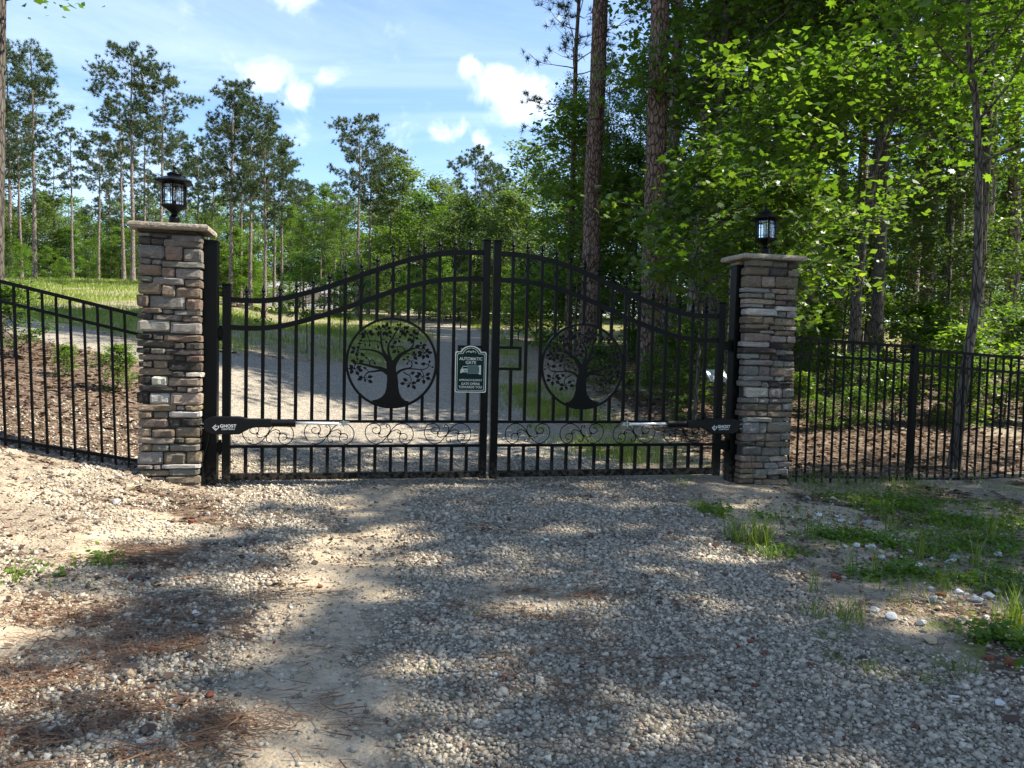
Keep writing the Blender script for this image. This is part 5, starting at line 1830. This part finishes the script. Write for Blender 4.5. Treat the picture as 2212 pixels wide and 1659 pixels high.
for (px, py, wp, col, lab) in (
        (1806, 1250, 32, 'red', 'largest reddish brick-like rock on the sand right of the drive'), (448, 1118, 18, 'grey', 'dark grey stone on the sand in front of the left pillar'), (414, 1132, 20, 'red', 'red stone left of the dark grey one in front of the left pillar'),
        (280, 1058, 26, 'tan', 'pale block at the foot of the left pillar'), (252, 1092, 24, 'grey', 'flat pale grey stone left of the left pillar foot'), (412, 1152, 18, 'grey', 'pale stone below the red one in front of the left pillar'), (362, 1140, 16, 'white', 'whitish stone left of the red one'),
        (425, 1332, 24, 'white', 'white stone in the sunny gravel on the left'), (490, 1140, 18, 'tan', 'flat tan stone lying on the left wheel track edge'), (1955, 1240, 26, 'white', 'white stone on the sand right of the red rock'),
        (1990, 1170, 24, 'red', 'upright pinkish stone among weeds on the right'), (1925, 1335, 30, 'white', 'white stone on the right verge, left of three in a row'), (1990, 1345, 26, 'white', 'white stone on the right verge, middle of three in a row'), (2008, 1382, 34, 'tan', 'flat tan plank-like stone on the right verge'),
        (1890, 1320, 22, 'white', 'small white stone beside the grass tuft on the right verge'), (2110, 1310, 26, 'white', 'white stone high on the right verge near the picture edge'), (2180, 1437, 30, 'red', 'red stone at the right picture edge'), (2140, 1425, 24, 'red', 'rust-coloured stone by the brown leaf on the right'),
        (2155, 1200, 22, 'white', 'white stone on the weedy slope near the right picture edge'), (2080, 1345, 24, 'tan', 'pinkish tan stone at the edge of the right verge'), (1620, 1388, 16, 'red', 'small red stone in the gravel right of centre'), (1700, 1280, 15, 'red', 'flat red stone on the gravel near the right verge'),
        (1860, 1280, 12, 'red', 'small red chip beside the grass on the right'), (2060, 1700 - 190, 26, 'white', 'flat white stone near the lower right corner'), (2160, 1525, 26, 'white', 'white stone at the right picture edge, low'), (690, 1273, 16, 'red', 'flat red stone on the left wheel track'),
        (452, 1515, 22, 'red', 'dull red stone in the shade at lower left'), (1035, 1082, 22, 'tan', 'pale round stone in front of the gate middle'), (1180, 1165, 16, 'white', 'pale stone in the gravel right of the gate middle'), (1072, 1468, 20, 'white', 'white stone in the gravel at lower middle'),
        (1835, 1135, 16, 'white', 'white stone in the stony strip right of the sand'), (248, 1600, 20, 'tan', 'tan stone at lower left corner'), (540, 1160, 20, 'grey', 'grey stone on the left edge of the gravel')):
    rock(px, py, wp, col, lab)
for i in range(60):
    a = i / 60
    px = 1750 + a * 430 + rr_.uniform(-60, 60); py = 1110 + a * 230 + rr_.uniform(-45, 45)
    rock(px, py, rr_.uniform(11, 26), rr_.choice(['white', 'white', 'grey', 'tan', 'red']), 'small stone in the stony strip across the weedy right verge', 'stones of the right verge')
for i in range(26):
    q = (rr_.uniform(1830, 1980), rr_.uniform(888, 925))
    rock(q[0], q[1], rr_.uniform(7, 13), 'grey', 'grey stone in the pile behind the right fence', 'stone pile behind the right fence')
for i in range(22):
    q = (rr_.uniform(1300, 1395), rr_.uniform(830, 900))
    rock(q[0], q[1], rr_.uniform(4, 9), rr_.choice(['tan', 'white', 'red']), 'small stone on the ground at the foot of the big pines', 'stones by the big pine feet')


# ------------------------------------------------------------------ needles, leaves, grass
def blades_mesh(name, x, y, z, length, width, tilt, rng, lv, curve=.35, flat=False):
    n = len(x)
    a = rng.uniform(0, 2 * PI, n)
    b = a + rng.normal(PI / 2, .3, n)
    S = np.stack([np.cos(b), np.sin(b), np.zeros(n)], 1) * (width / 2)[:, None]
    o = np.stack([np.cos(a), np.sin(a), np.zeros(n)], 1)
    P = np.stack([x, y, z], 1)
    up = np.array([0, 0, 1.0])
    m1 = P + (o * np.sin(tilt)[:, None] + up * np.cos(tilt)[:, None]) * (length * .55)[:, None]
    t2 = tilt + curve
    tip = m1 + (o * np.sin(t2)[:, None] + up * np.cos(t2)[:, None]) * (length * .45)[:, None]
    V = np.stack([P - S, P + S, m1 + S * .8, m1 - S * .8, tip], 1).reshape(-1, 3)
    B = np.arange(n)[:, None] * 5
    return npmesh(name, V, [B + np.array([[0, 1, 2, 3]]), B + np.array([[3, 2, 4]])], np.repeat(lv, 5))


# pine straw lying in drifts
rng = np.random.RandomState(8)
pts = []
for (px, py, rx, ry, n) in ((60, 1335, .35, .10, 700), (160, 1355, .45, .10, 900), (330, 1345, .4, .09, 900), (260, 1425, .5, .07, 900), (395, 1400, .3, .06, 500), (100, 1450, .5, .1, 1100), (40, 1540, .35, .12, 1100), (230, 1620, .32, .10, 1300), (330, 1600, .45, .07, 900), (420, 1570, .4, .05, 600),
                            (1210, 1290, .22, .10, 1100), (1170, 1330, .30, .07, 900), (1060, 1140, .35, .06, 350), (1080, 1085, .4, .05, 350), (560, 1290, .3, .06, 500), (460, 1230, .45, .08, 700), (300, 1210, .5, .1, 700), (700, 1545, .3, .05, 300), (1240, 1510, .3, .05, 350), (1190, 1440, .25, .05, 300), (1390, 1420, .3, .1, 350),
                            (1760, 1200, .3, .1, 400), (1960, 1310, .3, .08, 400), (1850, 1090, .4, .12, 300), (150, 1180, .6, .12, 600), (100, 1090, .8, .2, 700)):
    q = ground_at(px, py)
    n = int(n * .45)
    xx = q.x + rng.normal(0, rx * .8, n); yy = q.y + rng.normal(0, ry * 1.7, n)
    k_ = fbm(xx * 4, yy * 9, 13, 3) > .47
    pts.append(np.stack([xx[k_], yy[k_], np.abs(rng.normal(0, .011, k_.sum()))], 1))
n = 5200
sx_, sy_ = rng.uniform(-5, 5, n), rng.uniform(2.3, 8, n)
k_ = fbm(sx_ * .9, sy_ * 1.6, 17, 4) > np.where(sx_ < -.9, .40, .56)
pts.append(np.stack([sx_[k_], sy_[k_], np.abs(rng.normal(0, .006, k_.sum()))], 1))
Q = np.concatenate(pts)
n = len(Q)
a = rng.normal(0, .7, n) + np.where(rng.uniform(0, 1, n) > .5, 0, PI)
L = rng.uniform(.06, .17, n)
c0 = np.stack([Q[:, 0], Q[:, 1], H(Q[:, 0], Q[:, 1]) + .013 + Q[:, 2]], 1)
d = np.stack([np.cos(a), np.sin(a), rng.normal(0, .05, n)], 1)
s = np.stack([-np.sin(a), np.cos(a), rng.normal(0, .4, n)], 1) * .0019
bend = np.stack([-np.sin(a), np.cos(a), np.zeros(n)], 1) * rng.normal(0, .012, n)[:, None]
V = np.stack([c0 - d * L[:, None] / 2 - s, c0 - d * L[:, None] / 2 + s, c0 + bend + s, c0 + bend - s, c0 + d * L[:, None] / 2], 1).reshape(-1, 3)
B = np.arange(n)[:, None] * 5
tag(link('pine_straw', npmesh('pine_straw', V, [B + np.array([[0, 1, 2, 3]]), B + np.array([[3, 2, 4]])], np.repeat(np.clip(rng.normal(.58, .25, n), 0, 1), 5)), 'straw'), 'brown pine needles lying in drifts on the drive', 'pine straw', kind='stuff')

# dead leaves on the bank, the forest floor and the verges
n = 90000
x = np.concatenate([rng.uniform(-9, -2.5, n // 3), rng.uniform(.8, 14, n - n // 3)]); y = 6.3 + 18 * rng.uniform(0, 1, n) ** 1.7
_, _, ml_, _ = masks(x, y)
zz = H(x, y)
k_ = (rng.uniform(0, 1, n) < ml_ * np.interp(y, [6, 10, 24], [.42, .55, .9])) & in_view(x, y, zz, 80, 60)
x2, y2 = rng.uniform(-5, 5, 7500), rng.uniform(2.3, 7.6, 7500)
k2 = (fbm(x2 * 1.2, y2 * 1.8, 19, 4) > np.where(x2 < -1.2, .40, np.where(x2 > 1.8, .46, .68)))
x = np.concatenate([x[k_], x2[k2]]); y = np.concatenate([y[k_], y2[k2]])
P = np.stack([x, y, H(x, y) + rng.uniform(.008, .03, len(x))], 1)
szl = np.where(y > 8.2, .085, .045)
lm = leaves_mesh('fallen_leaves', P, szl * 1.0, rng, np.array([(0, 0), (.28, .3), (.22, .7), (0, 1.), (-.22, .7), (-.28, .3)]), up=1.4, droop=0)
tag(link('fallen_leaves', lm, 'dead_leaf'), 'brown fallen leaves on the bank, forest floor and verges', 'fallen leaves', kind='stuff')

# lawn grass and grass beside the drive
n = 240000
yy = 9 + 42 * rng.uniform(0, 1, n) ** 1.25; xx = (rng.uniform(-120, 1300, n) - 1106) / 1661 * yy
k0 = rng.uniform(0, 1, n) < .28
yy = np.where(k0, rng.uniform(8.2, 16, n), yy); xx = np.where(k0, rng.uniform(-.6, 5.5, n), xx)
_, _, _, mgr_ = masks(xx, yy)
zz = H(xx, yy)
k_ = (rng.uniform(0, 1, n) < mgr_ * .75) & in_view(xx, yy, zz, 60, 40)
xx, yy, zz = xx[k_], yy[k_], zz[k_]
n = len(xx)
ln = np.where(yy < 15.5, rng.uniform(.07, .24, n), rng.uniform(.08, .20, n)) * (.6 + .9 * fbm(xx * .7, yy * .7, 23, 3))
wdt = np.interp(yy, [8, 16, 50], [.005, .010, .028])
lv = np.clip(rng.normal(.58, .2, n) + (fbm(xx * .3, yy * .25, 29, 3) - .5) * .9, 0, 1)
n3 = 8000
x3 = rng.uniform(1.7, 6.2, n3); y3 = rng.uniform(3.2, 8.7, n3)
k3 = (fbm(x3 * 1.3, y3 * 1.5, 47, 4) > .50) & (poly_sd(x3, y3, ROAD) < -.1) & (y3 < 8.0 + .21 * x3)
x3, y3 = x3[k3], y3[k3]
xx = np.concatenate([xx, x3]); yy = np.concatenate([yy, y3]); zz = np.concatenate([zz, H(x3, y3)]); ln = np.concatenate([ln, rng.uniform(.03, .13, len(x3))]); wdt = np.concatenate([wdt, np.full(len(x3), .005)]); lv = np.concatenate([lv, np.clip(rng.normal(.5, .22, len(x3)), 0, 1)])
n = len(xx)
tag(link('grass', blades_mesh('grass', xx, yy, zz - .005, ln, wdt, np.abs(rng.normal(.3, .25, n)), rng, lv), 'grass_blade'), 'patchy spring grass on the lawn and beside the drive', 'grass', kind='stuff')
print('grass', n)

# creeping weeds on the right verge
cl = []
for (px, py, rx, ry, n) in ((1900, 1085, .45, .14, 2600), (1960, 1110, .35, .12, 1800), (2060, 1130, .4, .15, 2000), (2120, 1180, .35, .15, 1800), (1930, 1180, .4, .10, 1500), (1800, 1165, .22, .05, 700), (2080, 1250, .28, .10, 1700), (2140, 1260, .25, .12, 1500), (1530, 1105, .3, .08, 700), (1600, 1120, .25, .06, 400),
                            (1985, 1250, .22, .06, 600), (2190, 1400, .14, .10, 1100), (1880, 1250, .15, .04, 250), (1700, 1200, .2, .05, 300), (2180, 1120, .4, .2, 1500), (225, 1215, .12, .05, 160), (40, 1240, .2, .06, 160)):
    q = ground_at(px, py)
    n = int(n * .9)
    cl.append(np.stack([q.x + rng.normal(0, rx * .75, n), q.y + rng.normal(0, ry * 1.5, n), np.abs(rng.normal(0, .035, n))], 1))
Q = np.concatenate(cl)
k_ = fbm(Q[:, 0] * 4, Q[:, 1] * 4, 37, 3) > .40
Q = Q[k_]
P = np.stack([Q[:, 0], Q[:, 1], H(Q[:, 0], Q[:, 1]) + .008 + Q[:, 2]], 1)
lm = leaves_mesh('creeping_weeds', P, .030, rng, np.array([(0, 0), (.34, .4), (.2, .8), (0, 1.), (-.2, .8), (-.34, .4)]), up=.8)
tag(link('creeping_weeds', lm, 'leaf_bright'), 'low creeping green weeds on the right verge', 'weeds', kind='stuff')


def tuft_mesh(seed, n, L, spread=.05, width=.006, tl=.32):
    r = np.random.RandomState(seed)
    x, y = r.normal(0, spread, n), r.normal(0, spread, n)
    return blades_mesh('grass_tuft', x, y, np.zeros(n), L * r.uniform(.45, 1.1, n), np.full(n, width) * r.uniform(.7, 1.2, n), np.abs(r.normal(tl, .22, n)), r, np.clip(r.normal(.5, .22, n), 0, 1))


TUFT = [tuft_mesh(1, 80, .30, .06, .009), tuft_mesh(2, 46, .24, .06, .008), tuft_mesh(3, 34, .16, .05, .007, .6), tuft_mesh(4, 14, .42, .03, .009, .15), tuft_mesh(5, 80, .12, .07, .006, .7)]
for (px, py, k, s_, lab) in (
        (1594, 1172, 0, 1.0, 'tall grass tuft at the drive edge, left of two below the right pillar'), (1640, 1180, 0, 1.15, 'tall grass tuft at the drive edge, right of two below the right pillar'), (1750, 1168, 3, .9, 'single grass stalk standing in the pale sand'),
        (1530, 1110, 1, .6, 'small grass tuft near the right steel post'), (1560, 1120, 2, .8, 'low grass tuft left of the tall ones'), (1500, 1100, 2, .7, 'low grass tuft nearest the right gate half'), (1660, 1205, 1, .8, 'grass tuft spilling onto the gravel below the tall ones'),
        (1765, 1330, 1, .75, 'grass tuft on the gravel edge left of the forked one'), (1836, 1335, 1, 1.0, 'forked grass tuft beside white stones on the right verge'), (1760, 1275, 3, .7, 'thin grass stalks behind the red rock'), (1840, 1240, 3, .75, 'thin grass stalk right of the red rock'), (1892, 1245, 3, .8, 'leaning grass stalk on the right verge sand'),
        (1780, 1370, 4, .7, 'flat grass clump in the gravel, upper of three'), (1878, 1440, 4, .8, 'flat dark grass clump in the gravel, lowest of three'), (1800, 1415, 4, .7, 'flat grass clump in the gravel, middle of three'), (2070, 1448, 2, 1.0, 'dark grass tuft at the gravel edge near the right picture edge'), (2010, 1465, 4, .7, 'sparse grass in the gravel near the lower right'),
        (2140, 1175, 3, 1.1, 'tall leafy stalk on the weedy slope, upper right'), (1985, 1210, 3, .9, 'tall stalk among weeds behind the pinkish stone'), (2110, 1230, 3, 1.0, 'tall stalk near the right picture edge'), (2040, 1280, 1, .8, 'grass tuft in front of the weeds on the right'), (2195, 1360, 0, 1.0, 'thick grass at the right picture edge'), (2170, 1290, 1, .9, 'grass tuft above the thick grass at the right edge'),
        (1925, 1150, 3, .9, 'thin stalk in the stony strip'), (1820, 1430 - 70, 2, .6, 'small grass tuft between gravel and white stones'), (225, 1228, 1, .55, 'green seedling tuft on the left verge'), (30, 1262, 3, .6, 'dry stalks at the left picture edge'), (128, 1300, 2, .35, 'tiny seedling in the sunny gravel on the left'), (930, 1360 + 100, 2, .3, 'tiny seedling at lower middle'), (1020, 1335, 2, .4, 'tiny seedling near the pine straw patch')):
    q = ground_at(px, py)
    o = link('grass_tuft', TUFT[k], 'grass_blade', None, (q.x, q.y, float(H(q.x, q.y)) - .006), (0, 0, rr_.uniform(0, 6.28)), s_ * .82)
    tag(o, lab, 'grass tuft', 'grass tufts on the verges')

# twigs on the ground
for (pts_, r_, lab) in (([(385, 1325), (398, 1340), (410, 1352)], .007, 'crooked twig on the sunny gravel at left'), ([(255, 1038), (330, 1058), (400, 1080)], .004, 'thin twig at the foot of the left pillar'), ([(478, 1048), (500, 1042), (512, 1044)], .012, 'pale stick beside the left steel post'), ([(1080, 1425), (1095, 1420)], .006, 'short twig on the gravel at lower middle')):
    P = []
    for (px, py) in pts_:
        q = ground_at(px, py)
        P.append((q.x, q.y, float(H(q.x, q.y)) + r_ + .012))
    o = MB().tube(smooth_path(P, 4), r_, 7).build('stick', 'wood_post')
    tag(o, lab, 'stick')
# brush pile on the hill
bp = empty('brush_pile', (at(493, 655, 40).x, 40, float(H(at(493, 655, 40).x, 40))), 0, .55)
tag(bp, 'pile of grey logs on the hill beside the left steel post', 'log pile')
for i in range(14):
    z_ = .1 + (i // 5) * .2
    xx_ = rr_.uniform(-.9, .9)
    MB().tube([(xx_ - rr_.uniform(.5, 1.2), rr_.uniform(-.5, .5), z_), (xx_ + rr_.uniform(.5, 1.2), rr_.uniform(-.5, .5), z_ + rr_.uniform(-.05, .3))], rr_.uniform(.05, .11), 8).build('log', 'wood_post', bp)
